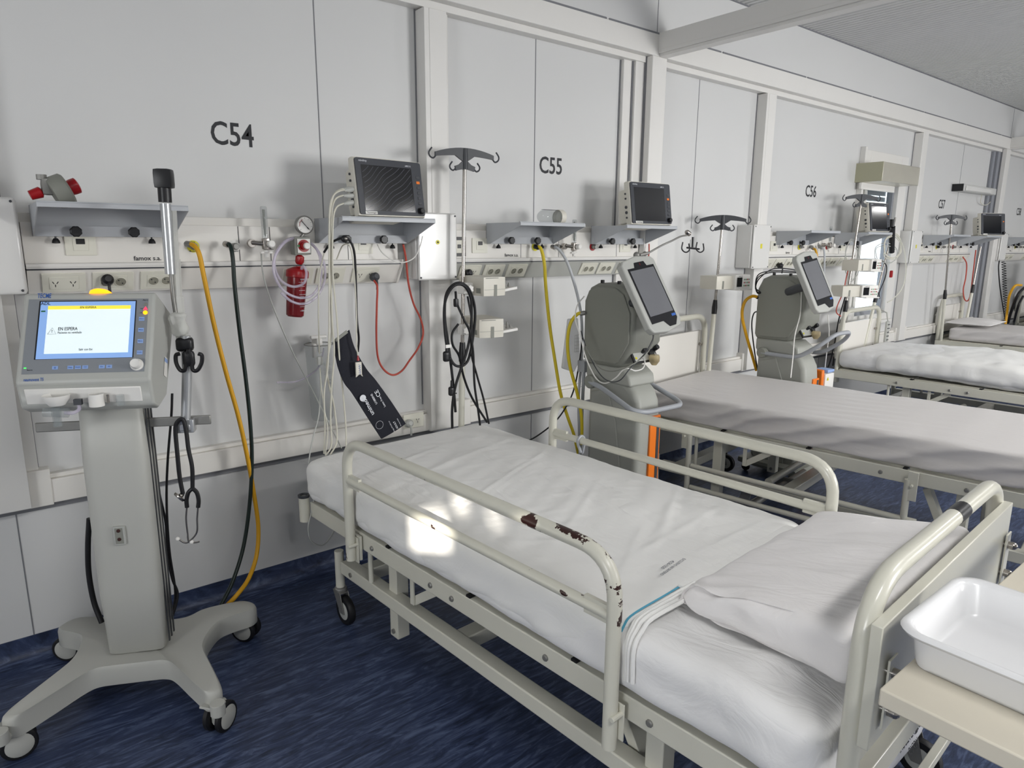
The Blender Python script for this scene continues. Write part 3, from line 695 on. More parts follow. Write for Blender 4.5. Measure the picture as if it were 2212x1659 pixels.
    mb = MB(); mb.box(bw[0]-(.022 if board == 'near' else -.012), bw[1]-.006, min(yo, yo+sg*.02), max(yo, yo+sg*.02), zf+.065 if board != 'near' else .62, zt-(.10 if board != 'near' else .052)); mb.build('panel', PVC if board != 'near' else BEDP, o, bevel=.002)
    pz = (zf+.11, zt-.19) if board != 'near' else (.68, .754)
    for v in (bw[0]+.03, bw[1]-.03):
        for z in pz:
            mb = MB(); mb.cyl((v, -ub, z), (v, -ub+sg*.055, z), .0095, 12); mb.lathe([(.0095, 0), (.0085, .004), (.004, .008), (.001, .0085)], Z2((v, -ub+sg*.055, z), (v, -ub+sg*.07, z)), 12); mb.build('bolt', CHROME, o)
        mb = MB(); mb.box(v-.02, v+.018, min(-ub+sg*.040, -ub+sg*.044), max(-ub+sg*.040, -ub+sg*.044), pz[0]-.03, pz[1]+.03); mb.build('fixing_plate', BEDP, o, bevel=.001)
    return t
def bed_local(t, p): return W(t).inverted() @ V(p)
def soft(name, label, cat, bed, x0, x1, u0, u1, z0, z1, r, m, fn=None, nx=40, ny=90, nz=10, group=None, part_of=None):
    M = W(bed); mb = MB(); c = V(((x0+x1)/2, -(u0+u1)/2, z0))
    t = empty(name, M=M @ T(*c)) if part_of is None else part_of
    mb.rbox(0, 0, (z1-z0)/2, x1-x0, u1-u0, z1-z0, r, nx, ny, nz, fn=fn)
    if part_of is None:
        bpy.data.objects.remove(t); o = mb.build(name, m, sharp=75); o.matrix_basis = M @ T(*c)
        return tag(o, label, cat, group)
    return mb.build(name, m, part_of, sharp=75)
def ridge(p, a, b, w, h):
    ax, ay = a; bx, by = b; dx, dy = bx-ax, by-ay; L = math.hypot(dx, dy); t = ((p.x-ax)*dx+(p.y-ay)*dy)/(L*L); tt = max(0, min(1, t))
    d = math.hypot(p.x-(ax+dx*tt), p.y-(ay+dy*tt)); return h*math.exp(-(d/w)**2)*(1-abs(2*tt-1)**4)
def nz3(p, s, k=0): return noise.noise(V((p.x*s[0]+k, p.y*s[1]+k*1.7, p.z*s[2]+k)))

# bed one -----------------------------------------------------------
B1 = make_bed('cream hospital bed in the foreground, side rails up, chipped paint on the nearest rail', (.982, -.292, 0), .063)
side_rail(B1, -.035, .382, 1.575, .662, .806, .36, CHIP, -1, z_end=.33)
side_rail(B1, .915, .454, 1.647, .671, .826, .36, BEDP, 1)
mb = MB(); mb.lathe([(.0190, -.033), (.0190, .033)], T(.52, -2.065, .908) @ RY(PI/2), 18); o = [c for c in kids(B1) if c.name.startswith('end_board')][0]; mb.build('black_tape', BLACK, o)['label'] = 'black tape band around the top bar'
def mf1(p, n):
    q = p.copy()
    if abs(n.x) > .3:
        s = .012*nz3(p, (0, 5, 7))+.0035*nz3(p, (0, 14, 4), 3); q += n*s
        if n.x < 0: q.x -= .012*max(0, -(p.z)/.08)+.016*math.exp(-((p.y+.62)/.22)**2)
        q.y += .0
    if n.z > .3:
        q.z += .006*nz3(p, (4, 3, 1))+ridge(p, (-.40, -.62), (.1, -.78), .03, .008)+ridge(p, (-.44, -.80), (0, -1.0), .05, .012)
    if p.y < -.9: q.z += -.012*min(1, (-.9-p.y)/.1)
    return q
soft('mattress', 'mattress of the nearest bed, its loose undersheet rumpled at the near end', 'mattress', B1, .0, .885, -.02, 2.03, .464, .622, .045, SHEETB, mf1)
def sf1(p, n):
    q = p.copy()
    # p in sheet-local: y from -half (head end) to +half (wall end)
    if n.z > .3:
        q.z += .004*nz3(p, (5, 4, 1))+.003*nz3(V((p.x+.5*p.y, p.y-.5*p.x, p.z)), (4, 15, 1), 5)+.0015*nz3(V((p.x-.4*p.y, p.y+.4*p.x, p.z)), (8, 34, 1), 9)
        for a, b, w_, h in (((-.42, -.05), (.42, .28), .009, .006), ((-.42, -.075), (.30, .20), .012, .004), ((-.30, -.42), (.30, -.10), .012, .005), ((-.1, -.62), (.42, -.35), .012, .006), ((-.2, -.60), (.42, -.55), .010, .005), ((-.42, .45), (.1, .6), .012, .005), ((-.42, .30), (.42, .5), .014, .004), ((.0, -.70), (.4, -.72), .010, .005), ((-.42, -.25), (-.1, -.5), .012, .004), ((-.35, -.68), (.1, -.45), .010, .004)):
            q.z += .55*ridge(p, a, b, w_, h)*(1+.8*nz3(p, (9, 9, 1), 8))
    if n.x < -.3: q.x += -.006*nz3(p, (0, 9, 5))-.008*math.sin(p.y*38+p.z*50)*max(0, (-p.z)/.12)-.004
    if n.x > .3: q.x += .006*nz3(p, (0, 9, 5))
    return q
SH1 = soft('sheet', 'white cotton sheet spread over the nearest mattress, thin blue stripe at its folded edge', 'sheet', B1, -.008, .893, -.028, 1.60, .468, .634, .05, SHEET, sf1, 90, 170, 14)
# blue stripe and folded hem along the sheet's edge, printed laundry mark
mb = MB()
def over(u, z=.0, k=0): return [(-.0125-k, -u, .50), (-.0125-k, -u, .585+z), (.006, -u, .621+z), (.04, -u, .6375+z), (.16, -u, .6395+z), (.26, -u, .641+z)]
def band(mb, u, du, z=0, k=0):
    P = spline(over(u, z, k), 6); mb.add([v for p in P for v in (p+V((0, du, 0)), p-V((0, du, 0)))], [(2*i, 2*i+1, 2*i+3, 2*i+2) for i in range(len(P)-1)])
MS = W(B1); inv = W(SH1).inverted() @ MS
mb = MB(); mb.M = inv; band(mb, 1.572, .0032, .0012); mb.build('blue_stripe', mat('blue_thread', '58a7c4', .7, var=0), SH1)['label'] = 'blue stripe'
mb = MB(); mb.M = inv
for k in range(4):
    P = spline([(p[0], p[1]-.004*k+.006*math.sin(p[0]*9+k), p[2]+.004+.0035*k) for p in over(1.595+.006*k, .001, .003*k)], 5); mb.tube(P, .0055, 8)
mb.build('folded_hem', SHEET, SH1)
mb = MB(); mb.M = inv; mb.rbox(.50, -1.605, .644, .56, .07, .010, .004, 20, 4, 2, fn=lambda p, n: p+V((0, .006*nz3(p, (6, 2, 1)), .003*nz3(p, (9, 9, 1))))); mb.build('turned_flap', SHEET, SH1)
mb = MB(); mb.M = inv @ T(.30, -1.50, .6425)
mb.text('EXCLUSIVO 600 SINTERIO', .012, RZ(PI+.1) @ T(0, .0, 0), w=.125); mb.text('4256-1320', .014, RZ(PI+.1) @ T(0, -.016, 0), w=.06); mb.build('laundry_print', mat('faded_ink', '6e7078', .8, var=0), SH1, smooth=False)
def pf(p, n):
    q = p.copy(); L = .43; t = min(1, max(0, (.215-p.y)/L)); s = .28+.72*(t**.8)
    q.z = (p.z+.065)*s-.065
    e = max(abs(p.x)/.39, abs(p.y)/.22)
    q.z += .006*nz3(p, (7, 7, 3))+.004*nz3(p, (18, 9, 3), 2)
    # gathered front-left corner
    d = math.hypot(p.x+.37, p.y-.17); q.z += .02*math.exp(-(d/.09)**2)*math.sin(p.x*70+p.y*40)*.6
    if n.x < -.3: q.x += .014*nz3(p, (3, 11, 9), 4)+.05*(1-t)*.6
    if n.y > .3: q.y += .01*nz3(p, (9, 3, 9), 6)
    return q
PB = soft('pillow', 'thick white pillow at the near end of the foreground bed, its corner crumpled', 'pillow', B1, .115, .865, 1.625, 2.03, .640, .775, .035, PILL, pf, 46, 36, 12)
PB.rotation_euler.z += .0
# cloth bundle lying under the near bed end
t = thing('laundry_bag', 'white printed laundry bag on the rack under the near end of the foreground bed', 'bag', W(B1) @ V((.46, -1.89, .262)), .063)
mb = MB(); mb.rbox(0, 0, .098, .46, .30, .19, .06, 20, 14, 10, fn=lambda p, n: p+n*(.012*nz3(p, (9, 9, 9)))); mb.build('bag_body', BAGM, t)
mb = MB(); M = FM((.02, -.138, .120), (1, 0, 0), (0, .5, .85)) @ RZ(PI)
mb.text('EXCLUSIVO', .016, M @ T(.03, -.034, .014), w=.08); mb.text('4256-1320', .022, M @ T(.03, -.012, .014), w=.10); mb.text('BERAZATEGUI', .024, M @ T(.02, .014, .014), w=.13); mb.text('ACERO', .022, M @ T(.02, .038, .014), w=.06); mb.build('printed_words', INK, t, smooth=False)
mb = MB(); M = FM((.145, -.142, .098), (1, 0, 0), (0, 0, 1)) @ RZ(PI); mb.box(-.08, .075, -.022, .02, .010, .012, M); mb.k = 1; mb.text('QUIROFANO', .026, M @ T(0, .001, .0125), w=.135); mb.build('printed_block', [INK, WINK], t, smooth=False)
B2 = make_bed('hospital bed with a bare shiny grey-white mattress, second from the camera, its side rail lowered', (2.937, -.244, 0), .136, zf=.513, board='wall', zh=1.017)
def lowered(t, v, zf, m=BEDP):
    mb = MB()
    for u in (.40, 1.45): mb.tube([(v, -u, zf-.03), (v, -u, .17)], .015, 12)
    mb.tube([(v, -.42, .30), (v, -1.50, .30)], .014, 12); mb.tube([(v, -.42, .18), (v, -1.50, .18)], .014, 12)
    o = mb.build('side_rail', m, t); mb = MB()
    for u in (.38, 1.47): mb.box(v-.012, v-.004, -u-.02, -u+.02, zf-.12, zf+.01); mb.cyl((v-.012, -u, zf-.05), (v-.03, -u, zf-.05), .006, 8)
    mb.build('bracket', m, o, bevel=.001)
lowered(B2, -.035, .513)
mb = MB(); mb.tube([(.05, -.72, .13), (.8, -.72, .13)], .022, 12); mb.prism([(0, 0), (.05, .02), (.02, .14), (-.03, .12)], -.004, .004, T(.06, -.70, .10) @ Matrix(((0, 0, 1, 0), (1, 0, 0, 0), (0, 1, 0, 0), (0, 0, 0, 1)))); mb.box(.52, .54, -.80, -.66, .11, .165); mb.build('brake_pedal', STEEL, B2, bevel=.002)
mb = MB(); mb.tube([(.03, -.62, .24), (.03, -1.9, .12)], .013, 10); mb.cyl((.03, -.60, .245), (.03, -.64, .237), .017, 12); mb.build('crank_rod', GREYD, B2)
def mf2(p, n):
    q = p.copy()
    if abs(n.x) > .3:
        s = math.sin((p.y*.8+p.z*2.6)*30+4*nz3(p, (0, 3, 3)))*.5+.5; e = .8+.7*nz3(p, (0, 2.5, 4), 7)
        q += V((n.x, 0, 0))*(.020*(s**2)*e-.006); 
        if abs(p.z+.005) < .009: q += V((-n.x, 0, 0))*.004
    if n.z > .3: q.z += .002*nz3(p, (3, 8, 1))+.0025*math.exp(-((p.y+.2)/.3)**2)*math.sin(p.x*60+p.y*14)
    return q
soft('mattress', 'bare shiny grey-white covered mattress on the second bed', 'mattress', B2, .01, .872, .02, 2.0, .52, .663, .022, VINYLM, mf2, 40, 130, 12)
B3 = make_bed('hospital bed with remote control on its head board, third from the camera', (5.345, -.234, 0), .049, w=.88, zf=.50, board='wall', zh=.95, bw=(.12, .86))
def mf3(p, n):
    q = p.copy(); q.z += .035*math.exp(-((p.y-.45)/.5)**2)*(1 if n.z > .2 else .5)
    q += n*(.010*nz3(p, (4, 6, 6))+.006*nz3(p, (10, 14, 10), 3)); return q
soft('mattress', 'grey sheeted mattress on the third bed', 'mattress', B3, .01, .87, .02, 2.0, .508, .64, .05, SHEETB, mf3, 30, 70, 10)
def sf3(p, n):
    q = p.copy(); q.z += .035*math.exp(-((p.y-.27)/.5)**2)*(1 if n.z > .2 else .5)
    q += n*(.008*nz3(p, (4, 6, 6))+.008*nz3(p, (9, 13, 10), 9)); return q
soft('sheet', 'white crumpled sheet draped over the third bed', 'sheet', B3, -.012, .89, .30, 2.01, .522, .652, .05, SHEET, sf3, 30, 70, 10)
B4 = make_bed('hospital bed with a small flat pillow at its head board, far right', (7.72, -.10, 0), .06, w=.88, zf=.52, board='wall', zh=.95, bw=(.14, .86))
soft('mattress', 'light grey mattress under the flat pillow on the fourth bed', 'mattress', B4, .04, .86, .10, 2.0, .53, .655, .03, VINYLM, mf2, 24, 60, 10)
def pf4(p, n):
    q = p.copy(); e = max(0, 1-(abs(p.x)/.29)**3)*max(0, 1-(abs(p.y)/.2)**3); q.z = p.z*(.15+.85*e)+.004*nz3(p, (12, 12, 4)); return q
soft('pillow', 'small flat white pillow by the head board of the fourth bed', 'pillow', B4, .12, .74, .03, .43, .662, .73, .02, PILL, pf4, 24, 20, 8)
B5 = make_bed('hospital bed at the right picture edge, only a corner in view', (10.35, -.10, 0), .06, w=.70, zf=.52, board='wall', zh=.95, bw=(.02, .62))
soft('mattress', 'white mattress on the bed at the right picture edge', 'mattress', B5, .04, .70, .10, 2.0, .53, .655, .03, VINYLM, mf2, 16, 40, 8)
# remote control hanging on the third bed's board
t = thing('bed_remote', 'grey bed remote control with dark buttons hooked on the third bed head board', 'remote control', W(B3) @ V((.855, -.02, .73)), .049)
mb = MB(); mb.rbox(0, -.035, .0, .055, .022, .20, .009, 4, 3, 8); mb.tube([(0, -.035, .1), (0, -.02, .17), (0, .03, .19)], .006, 8); mb.build('case', GREYL, t)
for a in (-.013, .013):
    for k in range(5): mb = MB(); mb.lathe([(.006, 0), (.005, .003)], FM((a, -.0465, .07-.033*k), (1, 0, 0), (0, 0, 1)), 10); mb.build('button', DKGREY, t)

# overbed table and basin in the foreground
t = thing('overbed_table', 'cream laminate overbed table across the near end of the foreground bed', 'table', (1.024, -2.43, .013), .0)
mb = MB(); mb.box(0, 1.0, -.42, 0, .770, .80); mb.build('table_top', TABLEM, t, bevel=.003)
mb = MB(); mb.box(.80, .85, -.24, -.18, .06, .770); mb.box(.55, .85, -.23, -.19, .735, .770); mb.build('column', BEDP, t, bevel=.003)
mb = MB(); mb.box(.25, .95, -.06, -.02, .06, .10); mb.box(.25, .95, -.40, -.36, .06, .10); mb.box(.80, .85, -.40, -.02, .06, .10); mb.build('base', BEDP, t, bevel=.003)
for a in (.28, .92):
    for b_ in (-.04, -.38): mb = MB(); mb.lathe([(.001, -.012), (.026, -.012), (.03, -.006), (.03, .006), (.026, .012), (.001, .012)], T(a, b_, .03) @ RX(PI/2), 18); mb.box(a-.012, a+.012, b_-.018, b_+.018, .045, .062); mb.build('caster', BLACKR, t)
def basin():
    mb = MB(); r = .035; hx, hy, h = .135, .19, .068; vs = []; fs = []
    def ring(sx, sy, z, rr):
        out = []
        for cx, cy, a0 in ((sx-rr, sy-rr, 0), (-sx+rr, sy-rr, 90), (-sx+rr, -sy+rr, 180), (sx-rr, -sy+rr, 270)):
            for k in range(7): a = math.radians(a0+k*15); out.append((cx+rr*math.cos(a), cy+rr*math.sin(a), z))
        return out
    R = [ring(hx-.024, hy-.024, .004, r-.012), ring(hx-.015, hy-.015, 0, r-.01), ring(hx-.010, hy-.010, .008, r), ring(hx-.004, hy-.004, h-.012, r), ring(hx, hy, h-.012, r+.002), ring(hx+.010, hy+.010, h-.010, r+.01), ring(hx+.013, hy+.013, h-.005, r+.012), ring(hx+.010, hy+.010, h, r+.010), ring(hx+.002, hy+.002, h, r+.004), ring(hx-.006, hy-.006, h-.006, r), ring(hx-.016, hy-.016, .012, r-.006), ring(hx-.026, hy-.026, .005, r-.012)]
    n = len(R[0]); vs = [v for q in R for v in q]
    for i in range(1, len(R)-1): fs += [(i*n+k, i*n+(k+1) % n, (i+1)*n+(k+1) % n, (i+1)*n+k) for k in range(n)]
    fs += [tuple(n+k for k in reversed(range(n))), tuple((len(R)-1)*n+k for k in range(n))]
    vs2 = vs; mb.add(vs2, fs); o = mb.build('basin', BASINM, sharp=60); o.location = (1.246, -2.61, .8135); return tag(o, 'white plastic basin standing on the cream overbed table', 'basin')
basin()
# ------------------------------------------------------------------ ventilator with lit screen, left
V1 = thing('ventilator', 'grey lung ventilator on a cross-shaped wheeled base, its screen lit blue and white', 'ventilator', (.31, -.468, 0), math.radians(-26))
MV = W(V1); MVi = MV.inverted()
def vl(px_, py_, b):       # pixel on the plane local y = -b, in local coordinates
    n = MV.to_3x3() @ V((0, -1, 0)); return MVi @ atP(px_, py_, MV @ V((0, -b, 0)), n)
def base_half(s):
    # curved cross arm outline (half), front is -y
    P = []
    return P
PEDM = mat('pedestal_grey', '9fa099', .45, var=.02)
arm = [(.10, .060), (.145, .10), (.185, .205), (.225, .285), (.285, .305), (.315, .275), (.295, .20), (.245, .09), (.215, .0)]
arm_m = [(x, -y) for x, y in reversed(arm[:-1])]
right = [(x, -y) for x, y in arm]            # front right going back
outl = [(0, -.088), (.06, -.088), (.105, -.092), (.135, -.115), (.19, -.185), (.243, -.25), (.264, -.264), (.285, -.258), (.294, -.236), (.262, -.16), (.212, -.05), (.200, .0), (.203, .06), (.222, .135), (.262, .175), (.318, .212), (.330, .245), (.312, .28), (.275, .293), (.20, .268), (.150, .240), (.12, .20), (.09, .182), (.04, .178)]
full = outl + [(-x, y) for x, y in reversed(outl[1:])]
def smooth_poly(P, n=4):
    Q = spline([(x, y, 0) for x, y in P]+[(P[0][0], P[0][1], 0)], n)[:-1]; return [(q.x, q.y) for q in Q]
SP = smooth_poly(full, 5)
mb = MB(); n = len(SP)
def ringz(s, z, cx=0, cy=0): return [(x*s, y*s, z) for x, y in SP]
Rg = [ringz(.985, .098), ringz(1, .102), ringz(1, .150), ringz(.99, .160), ringz(.965, .166)]
# arms droop slightly towards the castors
def drp(v): r = math.hypot(v[0], v[1]); return (v[0], v[1], v[2]-.018*max(0, (r-.12)/.25))
vs = [drp(v) for q in Rg for v in q]
fs = [(i*n+k, i*n+(k+1) % n, (i+1)*n+(k+1) % n, (i+1)*n+k) for i in range(len(Rg)-1) for k in range(n)]+[tuple(reversed(range(n))), tuple((len(Rg)-1)*n+k for k in range(n))]
mb.add(vs, fs)
mb.build('wheeled_base', VENTB, V1, sharp=50)
def ven_caster(px_, py_, ax, stem, brake=False):
    wc = MVi @ atZ(px_, py_, .047); A = (MVi.to_3x3() @ V((ax[0], ax[1], 0))).normalized(); c = wc-A*.024; S = A.cross(V((0, 0, 1)))
    M = Matrix(((A.x, S.x, 0, c.x), (A.y, S.y, 0, c.y), (0, 0, 1, 0), (0, 0, 0, 1)))
    mb = MB(); mb.lathe([(.018, .085), (.022, .088), (.022, .125)], T(stem[0], stem[1], 0), 14)
    mb.rbox(0, 0, .060, .026, .06, .066, .012, 4, 4, 5, M); mb.tube([(stem[0], stem[1], .098), (stem[0]*.6+c.x*.4, stem[1]*.6+c.y*.4, .092), (c.x, c.y, .078)], .015, 10)
    if brake: mb.box(-.026, .026, .02, .075, .092, .099, M @ RX(.2))
    o = mb.build('caster', VENTB, V1, bevel=.001)
    for s in (-1, 1):
        mb = MB(); Q = M @ T(s*.014, 0, .047) @ RY(PI/2*s); mb.lathe([(.020, -.002), (.040, -.004), (.047, .001), (.047, .012), (.043, .016), (.036, .0165)], Q, 26, cap=False); mb.k = 1
        mb.lathe([(.0365, .016), (.033, .018), (.012, .021), (.001, .0215)], Q, 24); mb.build('wheel', [BLACKR, VENTB], o)
for a_ in ((42, 1608, (.05, -1), (-.285, -.285), True), (490, 1547, (.62, -.78), (.288, -.285), True), (524, 1362, (-.75, -.65), (.290, .245), False), (143, 1402, (-.55, -.83), (-.295, .245), False)): ven_caster(*a_)
# column: rounded front, dark slot on its right flank
mb = MB(); mb.rbox(0, .030, .60, .185, .13, .88, .03, 10, 8, 4); mb.build('column', VENTB, V1, sharp=60)
mb = MB()
for yy in (.0, .028, .056): mb.box(.091, .0945, yy, yy+.008, .18, 1.03)
mb.build('column_slot', DKGREY, V1)
mb = MB(); p = vl(259, 1156, .037); mb.rbox(p.x, -.0385, p.z, .036, .012, .062, .004, 3, 2, 3); mb.k = 1; mb.box(p.x-.011, p.x+.011, -.0455, -.044, p.z-.025, p.z+.026)
for dz in (.018, -.010): mb.k = 2; mb.lathe([(.006, 0), (.005, .003), (.001, .0035)], FM((p.x, -.0455, p.z+dz), (1, 0, 0), (0, 0, 1)), 10)
mb.build('mounting_clip', [GREYL, GREYD, RUST], V1, bevel=.001)
# head
hc = MVi @ V((.262, -.535, 1.206)); yaw = math.radians(-2.3); tilt = math.radians(26); w, h = .350, .274
HM = T(*hc) @ RZ(yaw) @ RX(-tilt) @ FM((0, 0, 0), (1, 0, 0), (0, 0, 1))     # x right, y up, z out of the screen
mb = MB(); ZR = Matrix(((0, 0, 1, 0), (0, 1, 0, 0), (-1, 0, 0, 0), (0, 0, 0, 1)))   # prism axis -> x
prof = [(.0, h/2-.004), (.012, h/2), (.15, h/2-.012), (.175, h/2-.06), (.150, -h/2-.005), (.085, -h/2-.058), (.045, -h/2-.058), (.006, -h/2-.002), (0, -h/2+.004)]
def sweep(mb, prof, x0, x1, M, ins=.0):
    n = len(prof); vs = [(x0, y, -d) for d, y in prof]+[(x1, y, -d) for d, y in prof]
    mb.add(vs, [tuple(range(n)), tuple(reversed(range(n, 2*n)))]+[(i, i+n, (i+1) % n+n, (i+1) % n) for i in range(n)], M)
sweep(mb, prof, -w/2, w/2, HM); head = mb.build('head', GREYL, V1, bevel=.010, seg=3)
mb = MB(); sweep(mb, [(.012, -h/2-.008), (.010, -h/2-.012), (.036, -h/2-.048), (.042, -h/2-.046)], -w/2+.02, w/2-.03, HM); mb.build('port_strip', WHITEP, head, bevel=.003)
SM = HM @ T(0, 0, -.036) @ RX(math.radians(42)) if False else None
mb = MB(); mb.M = HM; mb.quad(I4, -w/2+.016, w/2-.018, -h/2+.030, h/2-.022, .0008); mb.build('front_foil', BEZEL, head)
sx0, sx1, sy0, sy1 = -w/2+.048, w/2-.052, -h/2+.072, h/2-.030
mb = MB(); mb.M = HM; mb.quad(I4, sx0-.004, sx1+.003, sy0, sy1+.003, .0011); mb.k = 1; mb.quad(I4, sx0, sx1, sy0+.001, sy1, .0014); mb.k = 2; mb.quad(I4, sx0+.020, sx1-.012, sy0+.016, sy1-.013, .0018)
mb.k = 3; mb.quad(I4, sx0+.020, sx1-.012, sy1-.024, sy1-.013, .0022); mb.k = 4; mb.quad(I4, sx0+.003, sx0+.014, sy1-.031, sy1-.027, .0022)
mb.build('screen', [BLACK, SCRL, SCRW, SCRY, mat('screen_green', '1f6a3a', .4, var=0)], head)
mb = MB(); mb.M = HM; zt = .0024
mb.text('ADL', .013, T(sx0+.013, sy1-.006, 0), zt); mb.text('EN ESPERA', .009, T((sx0+sx1)/2, sy1-.0185, 0), zt); mb.text('EN ESPERA', .014, T(sx0+.076, sy0+.089, 0), zt, w=.05); mb.text('Paciente no ventilado', .009, T(sx0+.082, sy0+.078, 0), zt, w=.062); mb.text('Salir con Esc', .009, T((sx0+sx1)/2+.002, sy0+.027, 0), zt, w=.036)
c = (sx0+.036, sy0+.083); tri = [(c[0]-.011, c[1]-.009, zt), (c[0]+.011, c[1]-.009, zt), (c[0], c[1]+.010, zt), (c[0]-.011, c[1]-.009, zt)]
mb.tube(tri, .0004, 4); mb.text('!', .012, T(c[0], c[1]-.001, 0), zt)
mb.build('screen_lettering', INK, head, smooth=False)
mb = MB(); mb.M = HM; mb.text('TECME', .020, T(-w/2+.055, h/2-.012, 0), .001, w=.036); mb.text('neumovent TS', .013, T(-w/2+.048, -h/2+.014, 0), .001, w=.05); mb.build('maker_lettering', BLUEM, head, smooth=False)
# keys, knob, indicator lights
KEYS = [(-.075, '@'), (-.036, 'Insp'), (-.017, 'Hold'), (.002, 'O2'), (.045, 'Esc'), (.064, 'Alt')]
for x, s in KEYS:
    mb = MB(); mb.M = HM @ T(x, -h/2+.047, .0009); mb.box(-.0075, .0075, -.005, .005, 0, .0012); mb.k = 1; mb.text(s, .006, I4, .0016); mb.build('key', [mat('key_blue', '93aede', .4, var=0), BLUEM], head, smooth=False)
for k, s in enumerate(('Alarm', 'Mute', 'Menu', 'Grafic')):
    mb = MB(); mb.M = HM @ T(w/2-.033, .052-.034*k, .0009); mb.box(-.0075, .0075, -.006, .006, 0, .0012); mb.k = 1; mb.text(s, .005, I4, .0016); mb.build('key', [MATS['key_blue'], BLUEM], head, smooth=False)
mb = MB(); mb.M = HM @ T(w/2-.038, -h/2+.050, .0009); mb.lathe([(.0175, 0), (.0175, .004), (.0145, .006), (.0135, .018), (.012, .021), (.006, .0195), (.001, .019)], I4, 26); mb.build('rotary_knob', WHITEP, head)
for k, (mm, s) in enumerate(((GREYD, 0), (LAMPR, 1), (LAMPO, 2))):
    mb = MB(); mb.M = HM @ T(w/2-.024, h/2-.040-.013*k, .0012)
    if k < 2: mb.prism([(-.006, -.004), (.006, -.004), (0, .006)], 0, .0015)
    else: mb.lathe([(.0062, 0), (.0062, .0015)], I4, 16)
    mb.build('indicator_light', mm, head)
mb = MB(); mb.M = HM; mb.text('Alarm', .006, T(w/2-.026, h/2-.027, 0), .0012); mb.text('High', .004, T(w/2-.035, h/2-.053, 0), .0012); mb.text('Low', .004, T(w/2-.035, h/2-.066, 0), .0012); mb.text('Bateria', .005, T(-w/2+.036, -h/2+.042, 0), .0012); mb.build('small_lettering', INK, head, smooth=False)
mb = MB(); mb.M = HM @ T(-w/2+.024, -h/2+.048, .001); mb.box(-.003, .003, -.002, .002, 0, .001); mb.build('indicator_light', LAMPG, head)
mb = MB(); mb.M = HM @ T(.02, h/2-.003, -.02) @ RX(-PI/2); mb.lathe([(.030, 0), (.029, .008), (.022, .013), (.008, .016), (.001, .0165)], I4, 24); o = mb.build('alarm_lamp', LAMPO, head); o['label'] = 'glowing orange alarm lamp'
mb = MB(); mb.M = HM; mb.quad(FM((w/2+.0008, -.06, -.12), (0, 0, -1), (0, 1, 0)), -.014, .014, -.03, .03); mb.k = 1; mb.quad(FM((w/2+.001, -.042, -.12), (0, 0, -1), (0, 1, 0)), -.014, .014, -.004, .008); mb.build('side_sticker', [WHITEP, MATS['key_blue']], head)
# ports under the head (vertical in the world)
def port(px_, py_, b, prof, m, nm, n=20):
    p = vl(px_, py_, b); mb = MB(); mb.lathe([(r, -z) for r, z in prof], T(*p), n, cap=False); mb.lathe([(prof[-1][0], -prof[-1][1]), (.001, -prof[-1][1]+.002)], T(*p), n, cap=False); return mb.build(nm, m, V1)
port(122, 862, .155, [(.034, -.012), (.032, 0), (.022, .014), (.020, .017)], WHITEP, 'outlet_cone')
port(208, 862, .155, [(.0195, -.015), (.0195, .020)], WHITEP, 'inlet_collar')
port(233, 862, .155, [(.004, -.012), (.004, .010)], CHROME, 'pressure_nipple')
port(260, 862, .150, [(.011, -.012), (.011, .0), (.010, .018)], GLASS, 'clear_socket')
p = vl(120, 880, .155); mb = MB()
mb.lathe([(.012, 0), (.0125, -.02), (.011, -.024), (.0115, -.052), (.0105, -.055)], T(p.x, p.y, p.z), 20, cap=False); mb.lathe([(.008, -.001), (.0085, -.055)], T(p.x, p.y, p.z), 20, cap=False)
mb.tube([(p.x-.03, p.y, p.z-.012), (p.x+.03, p.y, p.z-.017)], .0135, 16); mb.build('flow_sensor', GLASS, V1)
mb = MB(); q = vl(168, 862, .155); mb.tube(spline([(p.x+.02, p.y, p.z-.016), (p.x+.04, p.y, p.z-.018), (q.x, p.y, p.z-.008), (q.x, p.y, q.z-.01), q], 8), .005, 10); mb.build('sensor_tube', PVCT, V1)
mb = MB(); mb.box(q.x-.010, q.x+.010, q.y-.006, q.y+.006, q.z-.016, q.z); mb.build('sensor_plug', DKGREY, V1)
# accessory rail and the arm mast clamped on it
for a_, b_ in ((-.225, -.06), (.08, .272)): mb = MB(); mb.box(a_, b_, .03, .038, .903, .933); mb.build('accessory_rail', STEEL, V1, bevel=.003)
a = thing('circuit_arm', 'aluminium support arm with black joint and hooks clamped to the left ventilator rail', 'support arm', MV @ vl(403, 918, -.034), math.radians(-26))
Ma = W(a); Mi = Ma.inverted()
def al(px_, py_, b=-.034): return Mi @ (MV @ vl(px_, py_, b))
mb = MB(); mb.box(-.026, .026, -.024, .012, -.02, .022); mb.box(-.016, .016, -.028, -.024, -.012, .008); mb.build('clamp', ALU, a, bevel=.003)
mb = MB(); mb.tube([(0, -.004, .02), al(404, 800), al(401, 725)], .0145, 16); mb.build('mast', ALU, a)
mb = MB(); p = al(400, 752); mb.rbox(p.x, p.y, p.z+.012, .05, .035, .045, .012, 5, 5, 5); mb.rbox(p.x+.012, p.y-.02, p.z-.03, .036, .02, .05, .01, 4, 3, 5)
for s, (ax, ay) in ((-1, (385, 790)), (1, (430, 790))):
    q = al(ax, ay, -.01); mb.tube(spline([al(407, 755, -.01), al(408+6*s, 775, -.01), al(408+8*s, 798, -.01), al(408+18*s, 800, -.01), al(408+27*s, 785, -.01), al(408+28*s, 768, -.01), al(408+20*s, 764, -.01)], 6), .0062, 8)
mb.build('hook_bracket', BLACK, a)
mb = MB(); mb.tube(spline([al(398, 740), al(384, 700), al(375, 650), al(370, 600), al(367, 575)], 8), .0062, 12); mb.build('gooseneck', STEEL, a)
